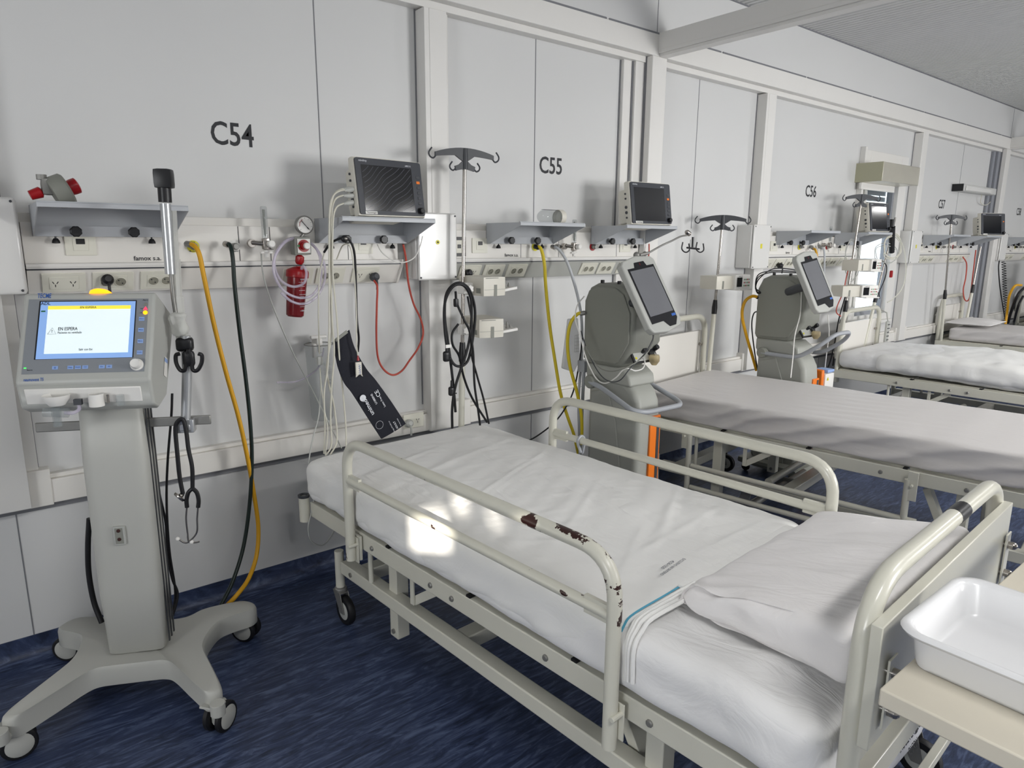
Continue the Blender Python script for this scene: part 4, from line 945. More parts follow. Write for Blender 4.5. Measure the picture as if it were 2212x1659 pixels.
mb = MB(); mb.tube([al(368, 592), al(357, 440)], .0150, 16); mb.build('upper_tube', ALU, a)
mb = MB(); mb.tube([al(357, 437), al(354, 395)], .0185, 14); p = al(354, 386); mb.rbox(p.x, p.y, p.z, .052, .046, .056, .007, 4, 4, 4); mb.build('end_block', BLACK, a)
mb = MB(); P = [al(374, 455, -.05), al(380, 560, -.05), al(384, 640, -.05), al(390, 700, -.05), al(396, 740, -.04)]
for i in range(4): mb.tube([P[i], P[i+1]], .010+.003*i, 8)
mb.rbox(al(388, 700).x, al(388, 700).y-.01, al(388, 700).z, .05, .03, .07, .015, 6, 4, 8, fn=lambda p, n: p+n*(.012*nz3(p, (40, 40, 40)))); mb.build('plastic_wrap', mat('thin_polythene', 'dcdcd6', .35, var=.05, alpha=.55), a)
# stethoscope hanging from the clamp
st = thing('stethoscope', 'black stethoscope with steel ear tubes hanging from the ventilator arm clamp', 'stethoscope', MV @ vl(403, 940, -.01), 0)
Ms = W(st); 
def sl_(px_, py_, b=-.0): return Ms.inverted() @ (MV @ vl(px_, py_, b))
mb = MB(); mb.tube(spline([sl_(395, 1067), sl_(388, 1030), sl_(383, 980), sl_(379, 930), sl_(383, 912), sl_(395, 906), sl_(402, 930), sl_(407, 970), sl_(415, 1010), sl_(416, 1058)], 8), .0065, 10)
for s in (-1, 1): mb.tube(spline([sl_(416, 1055), sl_(416+9*s, 1064), sl_(416+13*s, 1080), sl_(416+12*s, 1096)], 6), .0065, 10)
mb.build('tubing', BLACKR, st)
mb = MB()
for s, e in ((-1, (431, 1170)), (1, (386, 1165))):
    k = 416+12*s
    mb.tube(spline([sl_(k, 1092), sl_(k-2, 1120), sl_(k-1-2*s, 1150), sl_(408, 1170), sl_(398 if s > 0 else 420, 1172), sl_(*e)], 6), .0028, 8)
mb.build('ear_tubes', CHROME, st)
for e in ((384, 1164), (414, 1171)): mb = MB(); mb.sphere(sl_(*e), .0065); mb.build('ear_tip', WHITEP, st)
mb = MB(); p = sl_(388, 1073); mb.lathe([(.001, -.006), (.017, -.006), (.0195, -.002), (.0195, .002), (.008, .005), (.006, .014)], T(*p) @ RY(.9) @ RZ(.4), 24); mb.build('chest_piece', CHROME, st)

# ------------------------------------------------------------------ tall ventilators with portrait screens
def make_vent(label):
    # origin: left rear lower corner in plan; x right, -y front. world-like axes
    t = thing('ventilator', label, 'ventilator', (2.42, -.36, 0)); Wd = .21
    X = Matrix(((0, 0, 1, 0), (1, 0, 0, 0), (0, 1, 0, 0), (0, 0, 0, 1)))     # profile (y,z) swept along x
    prof = [(.0, .895), (0, 1.20), (-.03, 1.262), (-.08, 1.285), (-.22, 1.285), (-.275, 1.255), (-.325, 1.16), (-.325, 1.01), (-.255, .90), (-.225, .885), (-.02, .88)]
    mb = MB(); mb.prism(prof, 0, Wd, X); mb.build('upper_housing', GREYD, t, bevel=.022, seg=4)
    inner = [(-.012, .91), (-.012, 1.195), (-.038, 1.248), (-.085, 1.268), (-.21, 1.268), (-.262, 1.24), (-.307, 1.155), (-.307, 1.015), (-.243, .915), (-.225, .905), (-.03, .90)]
    mb = MB(); mb.prism(inner, -.010, 0, X); mb.build('side_cover', GREYD, t, bevel=.008, seg=3)
    mb = MB(); mb.box(.02, .035, -.10, -.085, 1.28, 1.30); mb.box(.02, .035, -.21, -.195, 1.28, 1.30); mb.build('handle_lug', BLACK, t, bevel=.002)
    # tapered neck and pedestal
    mb = MB(); mb.prism([(-.01, .82), (-.01, .885), (-.25, .885), (-.30, .85), (-.31, .80), (-.02, .80)], .012, Wd-.012, X); mb.build('neck', PEDM, t, bevel=.012, seg=3)
    ped = [(-.02, .09), (-.02, .81), (-.23, .83), (-.28, .815), (-.325, .78), (-.352, .73), (-.362, .65), (-.355, .10), (-.30, .07)]
    mb = MB(); mb.prism(ped, .02, Wd-.02, X); mb.build('pedestal', PEDM, t, bevel=.03, seg=5)
    mb = MB(); mb.prism([(-.05, .10), (-.05, .74), (-.16, .77), (-.22, .62), (-.26, .40), (-.27, .10)], .014, .022, X); mb.build('side_panel', PEDM, t, bevel=.008)
    mb = MB(); mb.box(.105, .178, -.370, -.352, .16, .655); mb.k = 1; mb.box(.150, .170, -.3725, -.369, .17, .645); mb.build('front_stripe', [ORANGE, DKGREY], t, bevel=.004); 
    mb = MB(); mb.rbox(.105, -.19, .075, .33, .42, .05, .022, 8, 8, 2); mb.build('foot_base', GREYD, t)
    for x in (-.02, .23):
        for y in (-.03, -.36): mb = MB(); mb.lathe([(.001, -.012), (.024, -.012), (.028, -.006), (.028, .006), (.024, .012), (.001, .012)], T(x, y, .028) @ RY(PI/2), 18); mb.build('caster', BLACKR, t)
    # open bay with gas fittings at the lower front
    mb = MB(); mb.M = FM((.13, -.292, .952), (1, 0, 0), (0, .52, .85)); mb.box(-.10, .075, -.045, .045, -.004, .005); mb.k = 1; mb.box(-.09, .066, -.036, .034, .005, .0065); mb.k = 0
    mb.lathe([(.02, .006), (.02, .02)], T(.03, 0, 0), 14); mb.lathe([(.014, .006), (.014, .03)], T(-.02, .012, 0), 14); mb.lathe([(.014, .006), (.012, .045)], T(.055, .012, 0), 14)
    mb.build('connection_bay', [BLACK, GREYL], t, bevel=.001)
    mb = MB(); mb.lathe([(.022, 0), (.026, -.01), (.026, -.03), (.018, -.042), (.012, -.05)], T(.15, -.335, .95), 18); mb.build('exhalation_valve', mat('amber_clear', 'd9c8a2', .15, var=0, trans=.6, ior=1.2), t)
    mb = MB(); mb.lathe([(.006, 0), (.006, .004)], FM((.05, -.301, .935), (1, 0, 0), (0, .52, .85)) @ T(0, 0, .006), 12); mb.build('green_mark', YELL, t)
    # swing bar
    return t
def add_tablet(t, c, yaw, tilt, roll, w=.246, h=.352, lit=False):
    Mi = W(t).inverted(); M = Mi @ T(*c) @ RZ(yaw) @ RX(-tilt) @ RY(-roll) @ FM((0, 0, 0), (1, 0, 0), (0, 0, 1))
    def outline(k, e=0):
        ww, hh = w/2-e, h/2-e
        return [(-ww, hh-.022), (-ww+.02, hh-.004), (0, hh+.010-e*.3), (ww-.02, hh-.004), (ww, hh-.022), (ww, -hh+.022), (ww-.02, -hh-.004), (0, -hh-.018), (-ww+.02, -hh-.004), (-ww, -hh+.022)]
    mb = MB(); mb.prism([(x, y) for x, y in reversed(outline(0))], -.035, 0, M); o = mb.build('touch_screen_unit', GREYL if not lit else WHITEP, t, bevel=.007, seg=3)
    sw, sh = w/2-.027, h/2-.035
    mb = MB(); mb.prism([(-sw, -sh+.0), (-sw, sh-.012), (-.045, sh-.012), (-.035, sh+.012), (.035, sh+.012), (.045, sh-.012), (sw, sh-.012), (sw, -sh+.0), (sw-.03, -sh-.032), (.02, -sh-.032), (-.01, -sh)], 0, .0025, M); mb.build('glass', SCREEN, o)
    mb = MB(); mb.quad(M, -sw+.008, sw-.008, -sh+.034, sh-.024, .0032); mb.build('display', mat('display_off', '6f7074', .15, var=.04, nscale=14), o)
    mb = MB(); mb.quad(M, sw-.034, sw-.004, -sh+.01, -sh+.022, .0034); mb.build('blue_badge', BLUEM, o)
    mb = MB(); mb.text('i', .02, M @ T(0, sh+.001, 0), .0034); mb.build('red_mark', RED, o, smooth=False)
    mb = MB(); p = M @ V((0, -.02, -.035)); q = M @ V((0, .0, -.12)); mb.tube([p, q, q+V((.05, .09, -.03))], .025, 12); mb.build('screen_arm', DKGREY, t)
    return o
VA = make_vent('tall grey ventilator with portrait screen and orange stripe between the first and second beds')
VB = dup(VA, loc=(3.95, -.365, 0), label='tall grey ventilator with portrait screen left of the window, behind the second bed')
add_tablet(VA, (2.445, -.765, 1.258), math.radians(1.2), math.radians(28), math.radians(7.3))
add_tablet(VB, (3.90, -.775, 1.268), math.radians(-.8), math.radians(24), math.radians(7.5))
def swing_bar(t, lo):
    mb = MB()
    for x in (-.022, .232): mb.lathe([(.03, -.012), (.034, 0), (.034, .02), (.028, .026), (.001, .026)], T(x, -.09, .80) @ RY(-PI/2 if x < 0 else PI/2), 22)
    mb.build('pivot_boss', GREYD, t, bevel=.001)
    mb = MB(); z = .72 if lo else .92
    P = [(-.036, -.09, .80), (-.045, -.18, .785), (-.065, -.40, .715), (.0, -.43, .705), (.27, -.42, .70), (.31, -.36, .71), (.27, -.18, .785), (.246, -.09, .80)]
    if not lo: P = [(-.036, -.09, .80), (-.038, -.33, .80), (-.03, -.47, .90), (.02, -.52, .96), (.20, -.52, .96), (.245, -.47, .90), (.250, -.33, .80), (.246, -.09, .80)]
    mb.tube(fillet(P, .06, 6), .0125, 12); mb.build('push_bar', mat('bar_grey', 'a3a6ab', .35), t)
swing_bar(VA, True); swing_bar(VB, False)

# ------------------------------------------------------------------ drip stands
def hook_head(parent, z, w=.36):
    mb = MB(); n = 12; top = []; bot = []
    for i in range(n+1):
        s = i/n*2-1; x = s*w*.40; top.append((x, z+.016-.024*s*s)); bot.append((x, z-.016-.010*s*s-(.0 if abs(s) > .25 else .030*(1-(abs(s)/.25)**2))))
    poly = top+list(reversed(bot)); mb.prism(poly, -.006, .006, Matrix(((1, 0, 0, 0), (0, 0, -1, 0), (0, 1, 0, 0), (0, 0, 0, 1))))
    mb.lathe([(.013, z-.075), (.014, z-.02), (.012, z+.014)], I4, 14)
    mb.prism([(-.05, z-.062), (-.03, z-.055), (0, z-.03), (.03, z-.055), (.05, z-.062), (.045, z-.082), (0, z-.072), (-.045, z-.082)], -.005, .005, Matrix(((1, 0, 0, 0), (0, 0, -1, 0), (0, 1, 0, 0), (0, 0, 0, 1))))
    for s in (-1, 1):
        for x0, zz, k in ((w*.385, z-.022, 1), (.045, z-.070, .85)):
            mb.tube(spline([(s*x0, 0, zz), (s*(x0+.014*k), 0, zz-.013*k), (s*(x0+.03*k), 0, zz-.006*k), (s*(x0+.034*k), 0, zz+.010*k), (s*(x0+.020*k), 0, zz+.030*k)], 6), .0036, 8)
    return mb.build('hook_head', DKGREY, parent)
def drip_stand(label, base, top, zc, hr=-8, head=True, group='drip stands'):
    base, top = V(base), V(top); t = thing('drip_stand', label, 'drip stand', base); d = top-base; c = d*((zc-base.z)/d.z)
    mb = MB(); mb.tube([(0, 0, 0), c], .0145, 14); mb.build('outer_tube', BEDP, t)
    mb = MB(); mb.tube([c, d], .0085, 12); mb.build('inner_rod', CHROME, t)
    mb = MB(); mb.M = Z2(c*.97, d); mb.lathe([(.0165, -.04), (.0175, 0), (.0145, .03), (.0125, .05)], I4, 14); mb.build('collar', BLACK, t)
    if head: o = hook_head(t, 0, .36); o.location = d; o.rotation_euler.z = math.radians(hr)
    return t
D1 = drip_stand('tall drip stand with four dark hooks between C54 and C55, black cables coiled on it', (1.775, -.20, .46), atY(1004, 328, -.20), .985)
D2 = drip_stand('drip stand with one infusion pump, at the right end of the second bed head board', (3.74, -.185, .50), atY(1562, 470, -.185), 1.09, -42)
D3 = drip_stand('drip stand with two infusion pumps in front of the window, leaning right', (5.385, -.235, .45), atY(1862, 424, -.235), 1.01, -24)
D4 = drip_stand('short rod without hooks beside the window carrying looped leads', (5.98, -.16, .55), atY(1934, 470, -.16), 1.04, head=False)
D5 = drip_stand('drip stand with hooks in front of C57', (7.74, -.15, .50), atY(2056, 467, -.15), 1.0, -28)
D6 = drip_stand('short rod at the right end of the fourth bed head board', (8.33, -.16, .55), (8.45, -.16, 1.46), 1.03, head=False)

# ------------------------------------------------------------------ infusion pumps
def make_pump():
    t = thing('infusion_pump', 'x', 'infusion pump', (0, 0, 0))       # seen from its plain end; -y towards the room
    mb = MB(); mb.rbox(0, 0, 0, .125, .20, .088, .006, 4, 4, 3); mb.build('case', CREAMP, t)
    mb = MB(); mb.box(-.004, .012, -.1012, -.10, -.044, .008); mb.build('grey_label', GREYD, t)
    mb = MB(); mb.box(-.058, .058, -.1007, -.10, -.014, -.0128); mb.box(-.05, .02, -.1007, -.10, .036, .039); mb.build('seam_line', GREYD, t)
    mb = MB(); mb.box(-.0640, -.0622, -.075, -.045, -.03, -.008); mb.build('side_hatch', GREYD, t)
    return t
P0 = make_pump(); P0.location = atY(1069, 619, -.33)+V((0, .10, 0)); P0['label'] = 'upper infusion pump on the tall drip stand, its door hanging open'; P0['group'] = 'infusion pumps'
Pb = dup(P0, loc=atY(1071, 709, -.33)+V((0, .10, 0)), rot=-.22, label='lower infusion pump on the tall drip stand')
def pump_door(t):
    mb = MB(); mb.box(.0, .075, -.09, .05, -.006, .006, T(.064, 0, -.02) @ RY(-.12)); mb.k = 1
    for x, h_ in ((.085, .01), (.10, .022), (.118, .012)): mb.lathe([(.005, -.02), (.005, h_-.012), (.002, h_)], T(x, -.05, .0), 8)
    mb.build('open_door', [WHITEP, STEEL], t, bevel=.003)
    mb = MB(); mb.M = T(-.098, 0, 0); mb.box(-.018, .036, -.02, .03, -.035, .015); mb.build('clamp', WHITEP, t, bevel=.004)
    mb = MB(); pr = [((.021 if k % 2 else .015)*math.cos(2*PI*k/12), (.021 if k % 2 else .015)*math.sin(2*PI*k/12)) for k in range(12)]
    mb.cyl((-.105, -.02, -.01), (-.105, -.045, -.01), .007, 10); mb.prism(pr, .045, .060, FM((-.105, 0, -.01), (1, 0, 0), (0, 0, 1))); mb.build('clamp_knob', WHITEP, t, bevel=.003)
pump_door(P0); pump_door(Pb)
def pump_front(label, loc, rot, s=1):
    t = thing('infusion_pump', label, 'infusion pump', loc, rot, 'infusion pumps')
    mb = MB(); mb.rbox(-.075, .0, .0, .17, .13, .085, .006, 4, 3, 3); mb.build('case', CREAMP, t)
    mb = MB(); mb.rbox(.075, -.01, .0, .155, .15, .098, .009, 4, 4, 4); mb.box(.04, .165, -.09, .03, -.052, -.044); mb.build('front_unit', WHITEP, t, bevel=.002)
    M = FM((.075, -.0855, .0), (1, 0, 0), (0, 0, 1))
    mb = MB(); mb.box(-.062, -.012, -.028, .030, 0, .0012, M); mb.build('display', SCREEN, t)
    mb = MB(); random.seed(5)
    for i in range(4):
        for j in range(3): mb.k = (i+j) % 3; mb.box(.006+i*.016, .015+i*.016, -.026+.019*j, -.018+.019*j, 0, .0012, M)
    mb.build('keypad', [mat('key_green', '4f9460', .4, var=0), RED, GREYD], t)
    mb = MB(); mb.box(-.105, -.09, -.0662, -.065, -.038, .01); mb.build('grey_label', GREYD, t)
    mb = MB(); mb.text('samtronic', .010, M @ T(-.03, .038, 0), .001); mb.build('lettering', INK, t, smooth=False)
    mb = MB(); mb.box(-.10, -.06, .05, .085, -.03, .03); mb.build('clamp', WHITEP, t, bevel=.004); return t
pump_front('infusion pump facing the room on the second bed drip stand', (3.765, -.245, 1.24), -.05)
pump_front('upper infusion pump in front of the window', (5.45, -.31, 1.32), -.05)
pump_front('lower infusion pump in front of the window', (5.38, -.31, 1.125), -.40)
# ------------------------------------------------------------------ gas hoses
def hose(name, label, pts, r, m, end=None, cat='hose', group=None, y=None):
    P = px(pts, y); t = MB(); t.tube(spline(P, 8), r, 12)
    if end:
        d = (P[1]-P[0]).normalized(); t.k = 1; t.lathe([(.009, -.004), (.0115, 0), (.0115, .018), (.009, .024)], Z2(P[0]-d*.002, P[0]+d), 14); o = t.build(name, [m, end])
    else: o = t.build(name, m)
    return tag(o, label, cat, group)
hose('air_hose', 'yellow air hose falling from the leftmost yellow outlet to the floor', [(404, 527, -.10), (418, 530, -.13), (430, 548, -.15), (441, 600, -.15), (462, 700, -.15), (487, 800, -.15), (515, 900, -.15), (535, 990, -.15), (549, 1070, -.15), (558, 1140, -.16), (554, 1200, -.19), (537, 1250, -.24), (512, 1285, -.28), (490, 1308, -.28)], .0085, YEL, STEEL)
hose('oxygen_hose', 'dark green oxygen hose hanging right of the yellow one at C54', [(487, 527, -.10), (497, 530, -.13), (503, 560, -.15), (507, 620, -.15), (518, 720, -.15), (531, 820, -.15), (541, 920, -.15), (544, 1000, -.15), (539, 1090, -.16), (526, 1180, -.19), (503, 1255, -.24), (477, 1308, -.28)], .0075, GRN, CHROME)
hose('power_cable', 'thin black cable falling behind the left ventilator column, outer one', [(372, 850, -.30), (370, 900, -.30), (362, 1000, -.28), (360, 1090, -.26), (366, 1190, -.26), (378, 1270, -.27), (376, 1310, -.28), (368, 1340, -.30)], .0042, BLACKR, cat='cable')
hose('power_cable', 'thin black cable crossing the other one behind the left ventilator column', [(335, 1020, -.30), (345, 1070, -.28), (358, 1130, -.26), (362, 1200, -.26), (372, 1250, -.27), (384, 1285, -.28), (372, 1335, -.30)], .0042, BLACKR, cat='cable')
hose('corrugated_hose', 'thick black hose behind the left side of the left ventilator column', [(193, 1120, -.33), (190, 1180, -.32), (192, 1240, -.31), (203, 1300, -.31), (220, 1345, -.33)], .0085, BLACKR)
hose('air_hose', 'bright yellow air hose left of the second ventilator', [(1157, 533, -.10), (1168, 537, -.13), (1176, 570, -.15), (1179, 620, -.15), (1187, 700, -.16), (1199, 780, -.18), (1211, 850, -.2), (1226, 900, -.22), (1240, 940, -.24), (1250, 985, -.26)], .0085, YEL2, BLACK)
hose('air_hose', 'short yellow hose looping from the back of the second ventilator', [(1262, 676, -.38), (1247, 679, -.36), (1232, 700, -.34), (1226, 740, -.33), (1231, 790, -.33), (1247, 850, -.33), (1256, 900, -.33), (1257, 960, -.33)], .0085, YEL2, STEEL)
hose('oxygen_hose', 'pale grey hose from the white C55 outlet behind the second ventilator', [(1193, 533, -.10), (1205, 537, -.14), (1222, 560, -.17), (1237, 600, -.19), (1250, 650, -.22), (1257, 700, -.24), (1256, 780, -.25), (1250, 860, -.25), (1252, 960, -.25)], .0075, GRYH, CHROME)
hose('power_cable', 'black mains cable from the second ventilator to the wall duct', [(1258, 730, -.30), (1252, 780, -.28), (1240, 840, -.26), (1222, 880, -.24), (1195, 915, -.2), (1155, 945, -.15), (1130, 955, -.12)], .004, BLACKR, cat='cable')
hose('air_hose', 'yellow hose behind the third ventilator', [(1640, 643, -.38), (1625, 640, -.36), (1609, 652, -.34), (1603, 680, -.33), (1611, 720, -.33), (1624, 765, -.33), (1634, 800, -.34)], .0095, YEL, BLACK)
hose('power_cable', 'black cable hanging left of the third ventilator', [(1638, 672, -.38), (1628, 678, -.36), (1624, 705, -.35), (1630, 760, -.35), (1637, 800, -.36)], .004, BLACKR, cat='cable')
for k, (a, b) in enumerate(((0, 0), (3, 5), (-4, 10))):
    hose('screen_cable', 'black cable bundle arching over the back of the third ventilator' if k == 0 else 'black cable in the bundle arching over the back of the third ventilator, strand %s' % ('two' if k == 1 else 'three'), [(1735, 590, -.45), (1710, 586+a, -.42), (1670, 585+a, -.38), (1640, 592+b, -.35), (1632, 612+b, -.35), (1636, 630+a, -.38), (1645, 633, -.40)], .0035, BLACKR, cat='cable')
hose('air_hose', 'yellow hose of the C56 outlet curving behind the portrait screen', [(1755, 536, -.10), (1762, 541, -.14), (1765, 560, -.15), (1764, 600, -.15)], .0085, YEL, STEEL)
hose('oxygen_hose', 'white hose of the C56 outlet', [(1772, 533, -.10), (1780, 541, -.14), (1781, 570, -.15), (1779, 610, -.15)], .0075, GRYH, STEEL)
hose('flow_tube', 'grey tube stretched diagonally from the C54 flowmeter down to the bed', [(564, 548, -.12), (568, 590, -.13), (582, 640, -.14), (605, 700, -.15), (636, 768, -.16), (672, 838, -.18), (706, 905, -.2), (738, 968, -.22)], .0028, GREYL, cat='tube')
hose('suction_tube', 'short clear tube curving away left of the clear canister', [(700, 752, -.12), (690, 790, -.12), (672, 808, -.11), (640, 824, -.10), (598, 826, -.09)], .0035, PVCT, cat='tube')

# ------------------------------------------------------------------ flowmeters, suction regulator, canister
def flowmeter(label, px_, py_, y=-.13, s=1.0, z0=None):
    p = atY(px_, py_, y); t = thing('flowmeter', label, 'flowmeter', p, 0, 'oxygen flowmeters')
    mb = MB(); mb.rbox(0, 0, 0, .026, .026, .044, .004, 3, 3, 3); mb.cyl((-.045, .02, .005), (-.005, 0, .0), .009, 12); mb.lathe([(.016, 0), (.016, .02)], T(-.045, .02, .002) @ RX(-PI/2) @ T(0, 0, -.004), 14); mb.build('valve_body', CHROME, t, bevel=.001)
    mb = MB(); mb.lathe([(.0125, .02), (.0125, .135), (.010, .14)], I4, 18); mb.build('measuring_tube', GLASS, t)
    mb = MB(); mb.lathe([(.004, .03), (.005, .128)], I4, 10); [mb.box(-.0135, -.006, -.0135, -.0125, .035+.011*k, .036+.011*k) for k in range(9)]; mb.build('scale', GREYD, t)
    mb = MB(); mb.lathe([(.013, 0), (.014, .006), (.0135, .022), (.010, .025), (.001, .025)], T(.012, -.012, 0) @ RX(PI/2) @ T(0, 0, .0), 18); mb.build('knob', WHITEP, t)
    mb = MB(); mb.lathe([(.012, -.034), (.014, -.03), (.010, -.022)], I4, 14); mb.lathe([(.008, -.05), (.010, -.034)], I4, 12); mb.box(-.022, .022, -.008, .008, -.036, -.028); mb.build('outlet_nut', WHITEP, t, bevel=.001)
    return t
flowmeter('clear flowmeter with white knob left of the round gauge', 574, 527)
f2 = flowmeter('flowmeter between the grey hose and the red ringed outlet under C55', 1240, 533)
f3 = flowmeter('small flowmeter under the C56 shelf', 1792, 530)
sr = thing('suction_regulator', 'suction regulator with round gauge, red dial and red jar, left of the C54 monitor', 'suction regulator', atY(653, 531, -.13))
def sq(px_, py_, y=-.13): return atY(px_, py_, y)-sr.location
mb = MB(); mb.rbox(-.003, .01, 0, .070, .05, .072, .006, 4, 3, 4); mb.cyl((-.0, .03, 0), (0, .07, 0), .013, 12); mb.build('body', GREYD, sr)
mb = MB(); M = FM((0, -.0155, 0), (1, 0, 0), (0, 0, 1)); mb.box(-.026, .026, -.027, .027, 0, .001, M); mb.k = 1; mb.lathe([(.024, .001), (.024, .0018), (.001, .002)], M, 26); mb.k = 2; mb.prism([(-.030, 0), (-.018, .006), (-.018, -.006)], .002, .0026, M); mb.build('face_plate', [WHITEP, RED, MATS['key_green']], sr)
mb = MB(); mb.lathe([(.016, .002), (.015, .014)], M, 20); mb.k = 1; mb.lathe([(.0125, .014), (.0125, .026), (.010, .028), (.001, .028)], M @ T(.004, 0, 0), 20); mb.build('dial', [RED, WHITEP], sr)
g = sq(657, 486); mb = MB(); mb.lathe([(.034, -.014), (.036, -.01), (.036, .008), (.033, .011), (.031, .009)], T(*g) @ RX(PI/2) @ RZ(0), 28, cap=False); mb.lathe([(.001, -.014), (.034, -.014)], T(*g) @ RX(PI/2), 28, cap=False); mb.cyl((g.x-.004, g.y, g.z-.034), (-.003, 0, .034), .006, 10); mb.build('gauge_case', STEEL, sr)
mb = MB(); Mg = FM(g+V((0, -.0085, 0)), (1, 0, 0), (0, 0, 1)); mb.lathe([(.0315, 0), (.001, 0)], Mg, 28, cap=False); mb.k = 1; mb.box(-.001, .001, -.018, .022, .001, .0018, Mg @ RZ(math.radians(42))); mb.box(-.002, .002, -.022, -.012, .001, .0018, Mg @ RZ(math.radians(42)))
for k in range(9): a = math.radians(-135+270*k/8); mb.box(-.0005, .0005, .024, .028, .0005, .001, Mg @ RZ(a))
mb.k = 2; mb.tube([Mg @ V((.022*math.cos(a), .022*math.sin(a), .001)) for a in [math.radians(x) for x in range(115, 200, 8)]], .0009, 4); mb.build('gauge_face', [WHITEP, INK, RED], sr)
mb = MB(); a, b = sq(648, 553), sq(646, 575); mb.lathe([(.008, -.004), (.017, .003), (.018, .022), (.014, .03), (.009, .034)], Z2(a, b), 10); mb.lathe([(.008, .0), (.014, .0), (.014, .03)], Z2(b, b+V((0, 0, -1))), 14); mb.build('connector', RED, sr)
j = sq(643, 583); k_ = sq(637, 684); mb = MB(); L = (k_-j).length; mb.lathe([(.014, -.012), (.040, 0), (.0435, .006), (.0435, .028), (.040, .031)], Z2(j, k_), 28); mb.build('jar_lid', RED, sr)
mb = MB(); mb.lathe([(.0385, .028), (.037, L*.6), (.034, L-.006), (.028, L), (.001, L)], Z2(j, k_), 28); jar = mb.build('jar', REDT, sr)
mb = MB(); Mj = FM(j.lerp(k_, .5)+V((.008, -.0405, 0)), (1, 0, 0), (j-k_)); 
for k in range(8): mb.quad(Mj, -.012, .012 if k % 3 else .016, .045-.016*k, .0463-.016*k)
mb.text('250 ml', .009, Mj @ T(.004, -.012, 0), .001); mb.text('50 ml', .009, Mj @ T(.004, -.066, 0), .001); mb.text('MAX', .008, Mj @ T(.004, .056, 0), .001); mb.build('scale_marks', WINK, sr, smooth=False)
def coil(label, cx, cy, r, y, wob):
    P = []
    for i in range(46):
        a = 2*PI*i/22+1.0; rr = r*(1+.06*math.sin(a*.7+wob)); P.append(atY(cx+rr*math.cos(a)+wob*2, cy+rr*1.12*math.sin(a)+i*.22, y-.0009*i))
    return P
P = px([(648, 590, -.155), (655, 575, -.17), (662, 590, -.185), (656, 612, -.19), (632, 619, -.19), (606, 605, -.185), (593, 575, -.18), (597, 545, -.175), (618, 520, -.17), (640, 514, -.125), (662, 520, -.12), (685, 540, -.15), (694, 575, -.17), (690, 615, -.18), (670, 640, -.19), (640, 642, -.195), (610, 625, -.195), (592, 590, -.19), (594, 555, -.185), (615, 524, -.175), (640, 516, -.12), (672, 526, -.13), (697, 560, -.16), (702, 600, -.17), (688, 636, -.18), (660, 656, -.19), (630, 651, -.195), (607, 632, -.19)])
mb = MB(); mb.tube(spline(P, 8), .0052, 12); tag(mb.build('suction_tubing', PVCT), 'coiled clear tubing looped around the red suction jar', 'tubing')
ca = thing('suction_canister', 'tall clear suction canister with printed scale low on the wall behind the grey leads', 'canister', atY(697, 905, -.075))
z1 = (atY(697, 745, -.075)-ca.location).z
mb = MB(); mb.lathe([(.001, 0), (.040, 0), (.046, .012), (.054, z1*.75), (.058, z1), (.060, z1+.004), (.057, z1+.006)], I4, 32, cap=False); mb.build('jar', GLASS, ca)
mb = MB(); mb.tube([(.0595*math.cos(2*PI*i/24), .0595*math.sin(2*PI*i/24), z1+.005) for i in range(25)], .0018, 6); mb.build('rim', STEEL, ca)
mb = MB(); mb.box(-.012, .012, -.012, .05, z1+.0, z1+.03); mb.tube([(-.035, 0, z1+.035), (.035, 0, z1+.035)], .008, 12); mb.box(-.032, -.018, -.02, .0, z1-.05, z1+.01); mb.box(-.006, .008, -.02, .0, z1-.03, z1+.01); mb.build('lid_fitting', WHITEP, ca, bevel=.003)
mb = MB(); M = FM((.010, -.0535, z1*.66), (1, 0, 0), (0, .06, 1)); mb.text('Lt/A', .016, M @ T(0, .035, 0)); [mb.text('rellenar hasta', .006, M @ T(0, .018-.008*k, 0)) for k in range(4)]
for k in range(9): mb.text(str(900-100*k), .006, M @ T(.008, -.032-.014*k, 0))
mb.build('print', GREYD, ca, smooth=False)
rr = thing('vacuum_regulator', 'grey suction device with red cap lying on the shelf above the left ventilator', 'suction device', atY(135, 412, -.22))
mb = MB(); M = RY(1.15) @ RZ(.3); mb.lathe([(.018, -.03), (.045, -.028), (.05, -.015), (.05, .012), (.044, .018)], M, 26); mb.build('case', GREYD, rr)
mb = MB(); mb.lathe([(.022, .018), (.024, .03), (.024, .045), (.018, .048)], M, 20); mb.build('red_cap', RED, rr)
mb = MB(); mb.rbox(-.035, 0, .01, .04, .04, .05, .008, 3, 3, 3); mb.cyl((-.05, 0, .03), (-.05, 0, .045), .014, 10); mb.build('valve', STEEL, rr)
mb = MB(); mb.lathe([(.014, 0), (.017, .03), (.012, .034)], T(-.085, 0, -.018) @ RY(1.2), 14); mb.build('red_nozzle', RED, rr)
bt = thing('humidifier_bottle', 'clear graduated bottle with cream lid lying on the C55 left shelf', 'bottle', atY(1190, 469, -.20)); bt.rotation_euler = (0, PI/2, .05)
mb = MB(); mb.lathe([(.001, -.075), (.022, -.075), (.031, -.062), (.033, -.04), (.033, .05)], I4, 24, cap=False); mb.build('jar', GLASS, bt)
mb = MB(); mb.lathe([(.035, .045), (.037, .05), (.037, .075), (.03, .082), (.016, .084), (.014, .098), (.001, .098)], I4, 24, cap=False); mb.build('lid', CREAMP, bt)
mb = MB()
for k in range(10): mb.box(-.0345, -.033, -.012, .012, -.055+.01*k, -.054+.01*k)
mb.build('scale', INK, bt)
bt.location.z = 1.567+.034
